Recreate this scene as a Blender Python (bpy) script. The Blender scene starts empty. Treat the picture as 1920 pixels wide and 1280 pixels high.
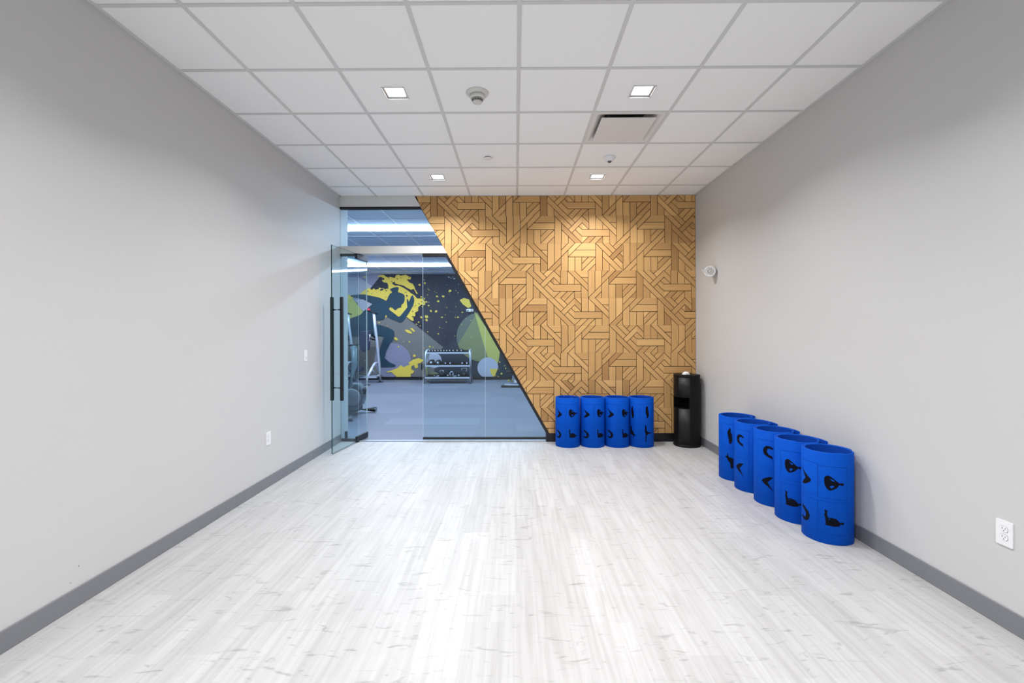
import bpy, bmesh, math, random
from mathutils import Vector, Matrix
from mathutils.geometry import tessellate_polygon

SC = bpy.context.scene
C = SC.collection
random.seed(7)
PI = math.pi

# ---------------------------------------------------------------- camera
CAM_H = 1.4138
cd = bpy.data.cameras.new('camera')
cam = bpy.data.objects.new('camera', cd)
C.objects.link(cam)
cd.sensor_width = 36.0
cd.lens = 850.35 / 1920 * 36.0
cd.shift_x = (960 - 960.44) / 1920
cd.shift_y = (624.0 - 640) / 1920
cd.clip_start = 0.02
cd.clip_end = 100
_r = Vector((0.99997308, 0.00689817, -0.0025))       # image right in world axes
_u = Vector((0.00249511, 0.00071723, 0.99999663))    # image up
_b = _r.cross(_u)                                    # towards the viewer
cam.matrix_world = Matrix(((_r.x, _u.x, _b.x, 0), (_r.y, _u.y, _b.y, 0), (_r.z, _u.z, _b.z, CAM_H), (0, 0, 0, 1)))
SC.camera = cam

# ---------------------------------------------------------------- world, exposure, lamps
SC.view_settings.view_transform = 'Standard'
SC.view_settings.look = 'None'
SC.view_settings.gamma = 1
SC.view_settings.use_curve_mapping = False
SC.view_settings.exposure = 0.0
w = bpy.data.worlds.new('world')
SC.world = w
w.use_nodes = True
w.node_tree.nodes['Background'].inputs[0].default_value = (0.9, 0.95, 1, 1)
w.node_tree.nodes['Background'].inputs[1].default_value = 0.05
LAMP_W = 22.6          # each ceiling downlight
LAMP_COL = (1.0, 0.99, 0.985)
LAMP_SPREAD = math.radians(138)
STRIP_E = 110.0         # gym strip lights
STRIP_COL = (0.63, 0.79, 1.0)

# ---------------------------------------------------------------- room numbers (metres; z up, y away from the camera)
XL, XR = -2.2803, 2.335
YB = 5.8835            # face of the far wall
YN = -3.2              # wall behind the camera
H = 3.1884
GY = 13.66             # mural wall of the gym beyond the glass
GXL, GXR = -6.4, 4.2
U = 0.6096             # ceiling module
GX0 = 0.0274           # a grid line of the ceiling
GY0 = YB - 0.3893


def slope_x(z):        # slanted edge of the timber wall
    return -1.3001 + (3.1795 - z) * 0.5656


# ---------------------------------------------------------------- materials
def new_mat(name):
    m = bpy.data.materials.new(name)
    m.use_nodes = True
    nt = m.node_tree
    return m, nt, nt.nodes['Principled BSDF']


def mat(name, col, rough=0.5, metal=0.0, spec=0.5, bump=None):
    m, nt, b = new_mat(name)
    b.inputs['Base Color'].default_value = (*col, 1)
    b.inputs['Roughness'].default_value = rough
    b.inputs['Metallic'].default_value = metal
    b.inputs['Specular IOR Level'].default_value = spec
    sc, st = bump if bump else (180, 0.04)
    tc = nt.nodes.new('ShaderNodeTexCoord')
    n = nt.nodes.new('ShaderNodeTexNoise')
    n.inputs['Scale'].default_value = sc
    n.inputs['Detail'].default_value = 3
    bp = nt.nodes.new('ShaderNodeBump')
    bp.inputs['Strength'].default_value = st
    bp.inputs['Distance'].default_value = 0.002
    nt.links.new(tc.outputs['Object'], n.inputs['Vector'])
    nt.links.new(n.outputs['Fac'], bp.inputs['Height'])
    nt.links.new(bp.outputs['Normal'], b.inputs['Normal'])
    return m


def srgb(r, g, b):
    def f(c):
        c /= 255
        return c / 12.92 if c <= 0.04045 else ((c + 0.055) / 1.055) ** 2.4
    return (f(r), f(g), f(b))


def emit_mat(name, col, s):
    m = bpy.data.materials.new(name)
    m.use_nodes = True
    nt = m.node_tree
    nt.nodes.clear()
    o = nt.nodes.new('ShaderNodeOutputMaterial')
    e = nt.nodes.new('ShaderNodeEmission')
    e.inputs[0].default_value = (*col, 1)
    e.inputs[1].default_value = s
    nt.links.new(e.outputs[0], o.inputs[0])
    return m


def glass_mat(name, tint, refl_rough=0.0):
    m = bpy.data.materials.new(name)
    m.use_nodes = True
    nt = m.node_tree
    nt.nodes.clear()
    o = nt.nodes.new('ShaderNodeOutputMaterial')
    t = nt.nodes.new('ShaderNodeBsdfTransparent')
    t.inputs[0].default_value = (*tint, 1)
    g = nt.nodes.new('ShaderNodeBsdfGlossy')
    g.inputs['Roughness'].default_value = refl_rough
    # Schlick reflectance, the same from either side of the thin pane
    ge = nt.nodes.new('ShaderNodeNewGeometry')
    dt = nt.nodes.new('ShaderNodeVectorMath')
    dt.operation = 'DOT_PRODUCT'
    nt.links.new(ge.outputs['Normal'], dt.inputs[0])
    nt.links.new(ge.outputs['Incoming'], dt.inputs[1])

    def mth(op, a, b=None):
        n = nt.nodes.new('ShaderNodeMath')
        n.operation = op
        for i, q in enumerate((a, b)):
            if q is None:
                continue
            if isinstance(q, (int, float)):
                n.inputs[i].default_value = q
            else:
                nt.links.new(q, n.inputs[i])
        return n.outputs[0]
    inv = mth('SUBTRACT', 1.0, mth('ABSOLUTE', dt.outputs['Value']))
    fr = mth('ADD', mth('MULTIPLY', mth('POWER', inv, 5.0), 0.97), 0.027)
    mx = nt.nodes.new('ShaderNodeMixShader')
    nt.links.new(fr, mx.inputs[0])
    nt.links.new(t.outputs[0], mx.inputs[1])
    nt.links.new(g.outputs[0], mx.inputs[2])
    nt.links.new(mx.outputs[0], o.inputs[0])
    return m


def floor_mat():
    m, nt, b = new_mat('whitewashed_planks')
    L = nt.links.new
    tc = nt.nodes.new('ShaderNodeTexCoord')
    sep = nt.nodes.new('ShaderNodeSeparateXYZ')
    L(tc.outputs['Object'], sep.inputs[0])
    cmb = nt.nodes.new('ShaderNodeCombineXYZ')
    L(sep.outputs['Y'], cmb.inputs['X'])
    L(sep.outputs['X'], cmb.inputs['Y'])

    def brick(wd, ht, off, c1, c2, mort, mc):
        br = nt.nodes.new('ShaderNodeTexBrick')
        br.offset = off
        br.inputs['Scale'].default_value = 1
        br.inputs['Brick Width'].default_value = wd
        br.inputs['Row Height'].default_value = ht
        br.inputs['Mortar Size'].default_value = mort
        br.inputs['Mortar Smooth'].default_value = 0.3
        br.inputs['Bias'].default_value = 0
        br.inputs['Color1'].default_value = (*c1, 1)
        br.inputs['Color2'].default_value = (*c2, 1)
        br.inputs['Mortar'].default_value = (*mc, 1)
        L(cmb.outputs[0], br.inputs['Vector'])
        return br
    b1 = brick(1.22, 0.185, 0.37, (0.492, 0.491, 0.490), (0.548, 0.548, 0.548), 0.0006, (0.53, 0.525, 0.52))
    b2 = brick(0.62, 0.0617, 0.43, (0.91, 0.907, 0.905), (1, 1, 1), 0.0004, (0.92, 0.92, 0.915))
    mul = nt.nodes.new('ShaderNodeMixRGB')
    mul.blend_type = 'MULTIPLY'
    mul.inputs[0].default_value = 1
    L(b1.outputs[0], mul.inputs[1])
    L(b2.outputs[0], mul.inputs[2])
    # long grain
    mp = nt.nodes.new('ShaderNodeMapping')
    mp.inputs['Scale'].default_value = (38, 1.6, 1)
    L(tc.outputs['Object'], mp.inputs[0])
    n1 = nt.nodes.new('ShaderNodeTexNoise')
    n1.inputs['Scale'].default_value = 1
    n1.inputs['Detail'].default_value = 6
    n1.inputs['Distortion'].default_value = 0.6
    L(mp.outputs[0], n1.inputs['Vector'])
    r1 = nt.nodes.new('ShaderNodeValToRGB')
    r1.color_ramp.elements[0].position = 0.30
    r1.color_ramp.elements[0].color = (0.80, 0.795, 0.79, 1)
    r1.color_ramp.elements[1].position = 0.60
    r1.color_ramp.elements[1].color = (1, 1, 1, 1)
    L(n1.outputs['Fac'], r1.inputs[0])
    m2 = nt.nodes.new('ShaderNodeMixRGB')
    m2.blend_type = 'MULTIPLY'
    m2.inputs[0].default_value = 0.75
    L(mul.outputs[0], m2.inputs[1])
    L(r1.outputs[0], m2.inputs[2])
    # short cross marks and knots of the printed wood figure
    mp2 = nt.nodes.new('ShaderNodeMapping')
    mp2.inputs['Scale'].default_value = (6, 22, 1)
    L(tc.outputs['Object'], mp2.inputs[0])
    n2 = nt.nodes.new('ShaderNodeTexNoise')
    n2.inputs['Scale'].default_value = 1
    n2.inputs['Detail'].default_value = 5
    n2.inputs['Distortion'].default_value = 1.6
    L(mp2.outputs[0], n2.inputs['Vector'])
    r2 = nt.nodes.new('ShaderNodeValToRGB')
    r2.color_ramp.elements[0].position = 0.29
    r2.color_ramp.elements[0].color = (0.66, 0.655, 0.65, 1)
    r2.color_ramp.elements[1].position = 0.40
    r2.color_ramp.elements[1].color = (1, 1, 1, 1)
    L(n2.outputs['Fac'], r2.inputs[0])
    m3 = nt.nodes.new('ShaderNodeMixRGB')
    m3.blend_type = 'MULTIPLY'
    m3.inputs[0].default_value = 0.8
    L(m2.outputs[0], m3.inputs[1])
    L(r2.outputs[0], m3.inputs[2])
    L(m3.outputs[0], b.inputs['Base Color'])
    b.inputs['Roughness'].default_value = 0.48
    b.inputs['Specular IOR Level'].default_value = 0.35
    bp = nt.nodes.new('ShaderNodeBump')
    bp.inputs['Strength'].default_value = 0.08
    bp.inputs['Distance'].default_value = 0.002
    L(n1.outputs['Fac'], bp.inputs['Height'])
    L(bp.outputs['Normal'], b.inputs['Normal'])
    return m


def timber_mat():
    m, nt, b = new_mat('oak_strips')
    L = nt.links.new
    at = nt.nodes.new('ShaderNodeAttribute')
    at.attribute_name = 'tone'
    uv = nt.nodes.new('ShaderNodeUVMap')
    uv.uv_map = 'grain'
    mp = nt.nodes.new('ShaderNodeMapping')
    mp.inputs['Scale'].default_value = (2.5, 130, 1)
    L(uv.outputs[0], mp.inputs[0])
    n = nt.nodes.new('ShaderNodeTexNoise')
    n.inputs['Scale'].default_value = 1
    n.inputs['Detail'].default_value = 4
    L(mp.outputs[0], n.inputs['Vector'])
    r = nt.nodes.new('ShaderNodeValToRGB')
    r.color_ramp.elements[0].position = 0.0
    r.color_ramp.elements[0].color = (*srgb(160, 114, 68), 1)
    r.color_ramp.elements[1].position = 1.0
    r.color_ramp.elements[1].color = (*srgb(236, 190, 126), 1)
    L(at.outputs['Fac'], r.inputs[0])
    rg = nt.nodes.new('ShaderNodeValToRGB')
    rg.color_ramp.elements[0].position = 0.3
    rg.color_ramp.elements[0].color = (0.80, 0.78, 0.75, 1)
    rg.color_ramp.elements[1].position = 0.65
    rg.color_ramp.elements[1].color = (1, 1, 1, 1)
    L(n.outputs['Fac'], rg.inputs[0])
    mx = nt.nodes.new('ShaderNodeMixRGB')
    mx.blend_type = 'MULTIPLY'
    mx.inputs[0].default_value = 0.8
    L(r.outputs[0], mx.inputs[1])
    L(rg.outputs[0], mx.inputs[2])
    L(mx.outputs[0], b.inputs['Base Color'])
    b.inputs['Roughness'].default_value = 0.5
    b.inputs['Specular IOR Level'].default_value = 0.3
    return m


def carpet_mat():
    m, nt, b = new_mat('gym_flooring')
    L = nt.links.new
    tc = nt.nodes.new('ShaderNodeTexCoord')
    br = nt.nodes.new('ShaderNodeTexBrick')
    br.offset = 0.37
    br.inputs['Scale'].default_value = 1
    br.inputs['Brick Width'].default_value = 1.5
    br.inputs['Row Height'].default_value = 0.5
    br.inputs['Mortar Size'].default_value = 0.003
    br.inputs['Color1'].default_value = (0.145, 0.158, 0.200, 1)
    br.inputs['Color2'].default_value = (0.180, 0.196, 0.245, 1)
    br.inputs['Mortar'].default_value = (0.13, 0.135, 0.15, 1)
    L(tc.outputs['Object'], br.inputs['Vector'])
    n = nt.nodes.new('ShaderNodeTexNoise')
    n.inputs['Scale'].default_value = 60
    n.inputs['Detail'].default_value = 4
    L(tc.outputs['Object'], n.inputs['Vector'])
    mx = nt.nodes.new('ShaderNodeMixRGB')
    mx.blend_type = 'OVERLAY'
    mx.inputs[0].default_value = 0.25
    L(br.outputs[0], mx.inputs[1])
    L(n.outputs['Fac'], mx.inputs[2])
    L(mx.outputs[0], b.inputs['Base Color'])
    b.inputs['Roughness'].default_value = 0.6
    return m


def wall_mat(name, col):
    # painted plasterboard; faint roller texture
    m = mat(name, col, 0.55, 0, 0.3, (140, 0.05))
    return m


def scuffed_wall_mat(name, col):
    # the same paint with a few small black scuffs low down near y = 2.1
    m = wall_mat(name, col)
    nt = m.node_tree
    L = nt.links.new
    b = nt.nodes['Principled BSDF']
    tc = nt.nodes.new('ShaderNodeTexCoord')
    n = nt.nodes.new('ShaderNodeTexNoise')
    n.inputs['Scale'].default_value = 55
    n.inputs['Detail'].default_value = 2
    L(tc.outputs['Object'], n.inputs['Vector'])
    gt = nt.nodes.new('ShaderNodeMath')
    gt.operation = 'GREATER_THAN'
    gt.inputs[1].default_value = 0.70
    L(n.outputs['Fac'], gt.inputs[0])
    d = nt.nodes.new('ShaderNodeVectorMath')
    d.operation = 'DISTANCE'
    d.inputs[1].default_value = (XL, 2.33, 0.16)
    L(tc.outputs['Object'], d.inputs[0])
    lt = nt.nodes.new('ShaderNodeMath')
    lt.operation = 'LESS_THAN'
    lt.inputs[1].default_value = 0.05
    L(d.outputs['Value'], lt.inputs[0])
    mu = nt.nodes.new('ShaderNodeMath')
    mu.operation = 'MULTIPLY'
    L(gt.outputs[0], mu.inputs[0])
    L(lt.outputs[0], mu.inputs[1])
    mx = nt.nodes.new('ShaderNodeMixRGB')
    mx.inputs[1].default_value = (*col, 1)
    mx.inputs[2].default_value = (0.2, 0.2, 0.2, 1)
    L(mu.outputs[0], mx.inputs[0])
    L(mx.outputs[0], b.inputs['Base Color'])
    return m


M = dict(
    wall=wall_mat('grey_wall_paint', (0.588, 0.588, 0.589)),
    wall_l=scuffed_wall_mat('grey_wall_paint_left', (0.588, 0.588, 0.589)),
    header=wall_mat('header_paint', (0.70, 0.70, 0.69)),
    ceil=mat('ceiling_tile', (0.93, 0.93, 0.928), 0.9, 0, 0.2, (300, 0.1)),
    grid=mat('ceiling_grid_paint', (0.66, 0.66, 0.66), 0.5),
    floor=floor_mat(), timber=timber_mat(), carpet=carpet_mat(),
    backing=mat('dark_backing', (0.030, 0.014, 0.007), 0.8),
    base=mat('grey_vinyl_base', srgb(122, 124, 129), 0.5),
    black=mat('black_metal', (0.008, 0.008, 0.010), 0.4),
    black_sat=mat('black_powder_coat', (0.004, 0.004, 0.005), 0.5, 0, 0.25, (400, 0.05)),
    rubber=mat('black_rubber', (0.012, 0.013, 0.015), 0.55),
    chrome=mat('chrome', (0.80, 0.80, 0.82), 0.18, 1.0),
    silver=mat('silver_paint', (0.62, 0.66, 0.74), 0.35, 0.35),
    steelgrey=mat('grey_plastic', (0.10, 0.125, 0.15), 0.35),
    navy=mat('navy_pad', (0.022, 0.024, 0.055), 0.5),
    red=mat('red_plastic', (0.55, 0.02, 0.05), 0.4),
    yellow=mat('yellow_plastic', (0.75, 0.62, 0.05), 0.5),
    white=mat('white_plastic', (0.84, 0.84, 0.86), 0.35),
    offwhite=mat('off_white_plastic', (0.66, 0.66, 0.63), 0.45),
    greyslot=mat('grey_slot', (0.10, 0.10, 0.10), 0.6),
    pinkish=mat('diffuser_paint', (0.74, 0.72, 0.71), 0.5),
    duct=mat('duct_dark', (0.05, 0.045, 0.045), 0.7),
    tissue=mat('white_tissue', (0.85, 0.85, 0.87), 0.8, 0, 0.2, (60, 0.5)),
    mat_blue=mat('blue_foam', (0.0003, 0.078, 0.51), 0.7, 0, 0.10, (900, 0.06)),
    mat_inner_shade=mat('blue_foam_inner_shade', (0.0003, 0.040, 0.29), 0.75, 0, 0.1, (900, 0.06)),  # same foam, darkened: shade inside the rolls painted into the colour
    mat_line=mat('blue_print_line', (0.0003, 0.050, 0.36), 0.7, 0, 0.1),
    print_black=mat('black_print', (0.003, 0.004, 0.010), 0.7, 0, 0.1),
    glass=glass_mat('clear_glass', (0.89, 0.95, 0.965)),
    glass_edge=mat('glass_edge', (0.010, 0.050, 0.048), 0.15),
    polished=mat('polished_edge', (0.55, 0.70, 0.74), 0.1),
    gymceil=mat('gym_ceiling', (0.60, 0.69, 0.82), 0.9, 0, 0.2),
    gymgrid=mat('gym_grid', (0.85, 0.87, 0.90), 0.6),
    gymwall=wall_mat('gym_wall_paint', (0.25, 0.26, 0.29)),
    lens=emit_mat('lamp_lens', (1, 0.985, 0.96), 14),
    strip=emit_mat('strip_diffuser', STRIP_COL, STRIP_E),
    strip_side=emit_mat('strip_diffuser_side', STRIP_COL, 46.0),
    strip_top=emit_mat('strip_diffuser_top', STRIP_COL, 6.0),
)


# ---------------------------------------------------------------- mesh helpers
def nbm():
    return bmesh.new()


def add_box(bm, x0, x1, y0, y1, z0, z1, mi=0):
    vs = [bm.verts.new((x, y, z)) for z in (z0, z1) for y in (y0, y1) for x in (x0, x1)]
    for f in ((0, 2, 3, 1), (4, 5, 7, 6), (0, 1, 5, 4), (2, 6, 7, 3), (0, 4, 6, 2), (1, 3, 7, 5)):
        bm.faces.new([vs[i] for i in f]).material_index = mi


def frame_of(d):
    d = Vector(d).normalized()
    a = Vector((0, 0, 1)) if abs(d.z) < 0.9 else Vector((1, 0, 0))
    u = d.cross(a).normalized()
    return u, u.cross(d).normalized()


def add_tube(bm, pts, r, seg=14, caps=True, radii=None):
    pts = [Vector(p) for p in pts]
    rings = []
    pu = None
    for i, p in enumerate(pts):
        if i == 0:
            d = pts[1] - p
        elif i == len(pts) - 1:
            d = p - pts[i - 1]
        else:
            d = (pts[i + 1] - p).normalized() + (p - pts[i - 1]).normalized()
        d.normalize()
        if pu is None:
            u, v = frame_of(d)
        else:
            u = (pu - d * pu.dot(d)).normalized()
            v = d.cross(u)
        pu = u
        rr = radii[i] if radii else r
        rings.append([bm.verts.new(p + (u * math.cos(2 * PI * k / seg) + v * math.sin(2 * PI * k / seg)) * rr) for k in range(seg)])
    for a, b in zip(rings, rings[1:]):
        for k in range(seg):
            f = bm.faces.new((a[k], a[(k + 1) % seg], b[(k + 1) % seg], b[k]))
            f.smooth = True
    if caps:
        bm.faces.new(rings[0][::-1])
        bm.faces.new(rings[-1])


def arc_pts(pts, n=6):
    """rounds the corners of a polyline a little (quadratic blend)"""
    pts = [Vector(p) for p in pts]
    out = [pts[0]]
    for a, b, c in zip(pts, pts[1:], pts[2:]):
        k = min(0.06, (b - a).length * 0.4, (c - b).length * 0.4)
        p = b + (a - b).normalized() * k
        q = b + (c - b).normalized() * k
        for i in range(n + 1):
            t = i / n
            out.append(p * (1 - t) ** 2 + b * 2 * t * (1 - t) + q * t * t)
    out.append(pts[-1])
    return out


def add_lathe(bm, prof, seg=40, mtx=None, smooth=True):
    mtx = mtx or Matrix()
    rings = []
    for r, z in prof:
        if r < 1e-6:
            rings.append([bm.verts.new(mtx @ Vector((0, 0, z)))])
        else:
            rings.append([bm.verts.new(mtx @ Vector((r * math.cos(2 * PI * k / seg), r * math.sin(2 * PI * k / seg), z))) for k in range(seg)])
    for a, b in zip(rings, rings[1:]):
        for k in range(seg):
            k2 = (k + 1) % seg
            if len(a) == 1 and len(b) == 1:
                continue
            if len(a) == 1:
                f = bm.faces.new((a[0], b[k2], b[k]))
            elif len(b) == 1:
                f = bm.faces.new((a[k], a[k2], b[0]))
            else:
                f = bm.faces.new((a[k], a[k2], b[k2], b[k]))
            f.smooth = smooth


def add_prism(bm, poly, fmap, d0, d1, mi=0):
    """2-D outline (u,v) extruded from depth d0 to d1; fmap(u,v,d) -> xyz"""
    a = [bm.verts.new(fmap(u, v, d0)) for u, v in poly]
    b = [bm.verts.new(fmap(u, v, d1)) for u, v in poly]
    n = len(poly)
    tri = tessellate_polygon([[Vector((u, v, 0)) for u, v in poly]])
    for t in tri:
        for ring in (a, b):
            try:
                bm.faces.new([ring[i] for i in t]).material_index = mi
            except ValueError:
                pass
    for i in range(n):
        bm.faces.new((a[i], a[(i + 1) % n], b[(i + 1) % n], b[i])).material_index = mi


def obj(name, bm, m, parent=None, bevel=0, smooth=False, loc=None):
    bmesh.ops.recalc_face_normals(bm, faces=bm.faces)
    me = bpy.data.meshes.new(name)
    bm.to_mesh(me)
    bm.free()
    for mm in (m if isinstance(m, (list, tuple)) else [m]):
        me.materials.append(mm)
    o = bpy.data.objects.new(name, me)
    C.objects.link(o)
    if parent:
        o.parent = parent
    if loc:
        o.location = loc
    if bevel:
        b = o.modifiers.new('bevel', 'BEVEL')
        b.width = bevel
        b.segments = 2
        b.limit_method = 'ANGLE'
        b.angle_limit = math.radians(40)
    return o


def tag(o, label, cat, group=None, kind=None):
    o['label'] = label
    o['category'] = cat
    if group:
        o['group'] = group
    if kind:
        o['kind'] = kind
    return o


def thing(name, label, cat, loc=(0, 0, 0), rz=0, group=None, kind=None):
    o = bpy.data.objects.new(name, None)
    C.objects.link(o)
    o.empty_display_size = 0.1
    o.location = loc
    o.rotation_euler = (0, 0, rz)
    return tag(o, label, cat, group, kind)


def struct(name, bm, m, label, cat, bevel=0):
    return tag(obj(name, bm, m, None, bevel), label, cat, None, 'structure')


KIDS = {}


def dup(root, loc, rz=0, label=None, parent=None):
    r = root.copy()
    C.objects.link(r)
    if parent is None:
        r.location = loc
        r.rotation_euler = (0, 0, rz)
        if label:
            r['label'] = label
    else:
        r.parent = parent
    for ch in [o for o in C.objects if o.parent == root]:
        dup(ch, None, parent=r)
    return r


# ---------------------------------------------------------------- ceiling fixtures positions (needed for the holes)
LX = (GX0 - 1.5 * U, GX0 + 1.5 * U)
LY = [GY0 - 0.5 * U - 3 * U * k for k in range(5)]
DIFF = (GX0 + 1.5 * U, GY0 - 2.5 * U)
HOLE_L = 0.078

# ---------------------------------------------------------------- room shell
bm = nbm()
add_box(bm, XL - 0.1, XR + 0.1, YN - 0.1, YB + 0.02, -0.06, 0)
struct('floor', bm, M['floor'], 'whitewashed wood plank floor of the exercise room', 'floor')

bm = nbm()
add_box(bm, XL - 0.12, XL, YN - 0.1, 6.16, 0, H + 0.1)
struct('wall_left', bm, M['wall_l'], 'long grey painted wall on the left of the room', 'wall')
bm = nbm()
add_box(bm, XR, XR + 0.12, YN - 0.1, YB + 0.15, 0, H + 0.1)
struct('wall_right', bm, M['wall'], 'long grey painted wall behind the row of blue mats', 'wall')
bm = nbm()
add_box(bm, XL - 0.12, XR + 0.12, YN - 0.1, YN, 0, H + 0.1)
struct('wall_near', bm, M['wall'], 'grey wall at the near end of the room', 'wall')

# ceiling tiles with holes
bm = nbm()
xs = [XL] + [GX0 + k * U for k in range(-3, 4)] + [XR]
ys = [YB]
y = GY0
while y > YN:
    ys.append(y)
    y -= U
ys.append(YN)
ys = ys[::-1]
zt = H + 0.005


def quad(bm, x0, x1, y0, y1, z):
    bm.faces.new([bm.verts.new(p) for p in ((x0, y0, z), (x1, y0, z), (x1, y1, z), (x0, y1, z))])


for i in range(len(xs) - 1):
    for j in range(len(ys) - 1):
        x0, x1, y0, y1 = xs[i], xs[i + 1], ys[j], ys[j + 1]
        cx, cy = (x0 + x1) / 2, (y0 + y1) / 2
        if abs(cx - DIFF[0]) < 0.1 and abs(cy - DIFF[1]) < 0.1:
            continue
        if any(abs(cx - a) < 0.1 for a in LX) and any(abs(cy - b) < 0.1 for b in LY):
            h = HOLE_L
            quad(bm, x0, cx - h, y0, y1, zt)
            quad(bm, cx + h, x1, y0, y1, zt)
            quad(bm, cx - h, cx + h, y0, cy - h, zt)
            quad(bm, cx - h, cx + h, cy + h, y1, zt)
        else:
            quad(bm, x0, x1, y0, y1, zt)
ceil = struct('ceiling', bm, M['ceil'], 'white lay-in tile ceiling above the exercise room', 'ceiling')
bm = nbm()
for x in xs[1:-1]:
    add_box(bm, x - 0.012, x + 0.012, YN, YB - 0.001, H, H + 0.03)
for y in ys[1:-1]:
    for i in range(len(xs) - 1):
        add_box(bm, xs[i] + 0.012, xs[i + 1] - 0.012, y - 0.012, y + 0.012, H + 0.0004, H + 0.03)
add_box(bm, XL, XL + 0.022, YN, YB, H, H + 0.03)
add_box(bm, XR - 0.022, XR, YN, YB, H, H + 0.03)
add_box(bm, XL, XR, YB - 0.016, YB, H, H + 0.03)
g = obj('ceiling_grid', bm, M['grid'], ceil)
bm = nbm()
add_box(bm, XL - 0.12, XR + 0.12, YN - 0.1, 6.0, H + 0.25, H + 0.3)
struct('trim_1', bm, M['duct'], 'dark slab above the ceiling tiles', 'slab')

# baseboards
bm = nbm()
add_box(bm, XL, XL + 0.010, YN, 5.90, 0, 0.100)
struct('baseboard_left', bm, M['base'], 'grey baseboard along the left wall', 'baseboard', 0.003)
bm = nbm()
add_box(bm, XR - 0.010, XR, YN, YB, 0, 0.100)
struct('baseboard_right', bm, M['base'], 'grey baseboard along the right wall', 'baseboard', 0.003)
ZB = 0.107
bm = nbm()
add_prism(bm, [(slope_x(ZB) - 0.042, 0.0), (slope_x(ZB) - 0.042, ZB), (XR - 0.010, ZB), (XR - 0.010, 0.0)],
          lambda u, v, d: (u, d, v), YB - 0.008, YB + 0.10)
struct('baseboard_back', bm, M['black'], 'black baseboard under the timber wall', 'baseboard', 0.002)

# ---- far wall: header, beam
bm = nbm()
ZC = 3.055
add_prism(bm, [(XL, ZC), (slope_x(ZC), ZC), (slope_x(H), H + 0.06), (XL, H + 0.06)], lambda u, v, d: (u, d, v), YB, YB + 0.14)
struct('wall_back_header', bm, M['header'], 'grey strip of wall between ceiling and transom glass', 'wall')
ZK0, ZK1 = 2.447, 2.545
bm = nbm()
add_prism(bm, [(XL, ZK0), (slope_x(ZK0), ZK0), (slope_x(ZK1), ZK1), (XL, ZK1)], lambda u, v, d: (u, d, v), YB, YB + 0.16)
struct('trim_2', bm, M['header'], 'grey beam between the glass door and the transom', 'beam', 0.002)

# ---- timber wall
UX = 0.0891
ZS0, VP_ = 0.0857, 0.3549
SEG = []                                  # drawn joints of one 16 x 4 panel, lattice units, v down


def ln(*p):
    SEG.append(p)


for p in ((0, 0, 0, 4), (0, 0, 4, 4), (1, 0, 2.5, 1.5), (2, 0, 3, 1), (2.5, .5, 3, 0), (2, 2, 4, 0), (2.5, 2.5, 4, 1), (4, 1, 5, 2),
          (4, 0, 5, 1), (3.5, 1.5, 4, 2), (3, 2, 4, 3), (1, 1, 1, 4), (1, 2, 3, 4), (2, 3, 2, 4),
          (4, 2, 8, 2), (4, 3, 8, 3), (8, 2, 8, 4), (5, 0, 5, 2), (6, 0, 6, 2), (7, 1, 7, 2), (6, 0, 9, 3), (7, 0, 9, 2), (8, 1, 9, 1),
          (9, 0, 9, 4), (10, 0, 10, 3), (11, 0, 11, 4), (9, 4, 13, 0), (10, 4, 11, 3), (11, 1, 12, 0), (12, 1, 12, 4), (12, 2, 14, 0),
          (13, 1, 16, 1), (12, 2, 16, 2), (13, 2, 13, 4), (14, 2, 14, 4), (14, 3, 15, 2), (14, 4, 16, 2), (15, 4, 16, 3),
          (4, 4, 5, 3), (5, 4, 6, 3), (6, 4, 7, 3), (7, 3, 7, 4)):
    ln(*p)
JOINT = set()                              # half-lattice unit edges carrying a drawn joint
for x0, y0, x1, y1 in SEG:
    dx, dy = x1 - x0, y1 - y0
    step = 0.5 if dx and dy else 1.0
    n = round(max(abs(dx), abs(dy)) / step)
    for i in range(n):
        a = (round(2 * (x0 + dx * i / n)) % 32, round(2 * (y0 + dy * i / n)))
        bx = round(2 * (x0 + dx * (i + 1) / n))
        b = (bx % 32, round(2 * (y0 + dy * (i + 1) / n)))
        JOINT.add(frozenset((a, b)))


def cell_tris(i, j):
    c = (2 * i + 1, 2 * j + 1)
    q = [(2 * i, 2 * j), (2 * i + 2, 2 * j), (2 * i + 2, 2 * j + 2), (2 * i, 2 * j + 2)]
    return [(q[k], q[(k + 1) % 4], c) for k in range(4)]


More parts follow.
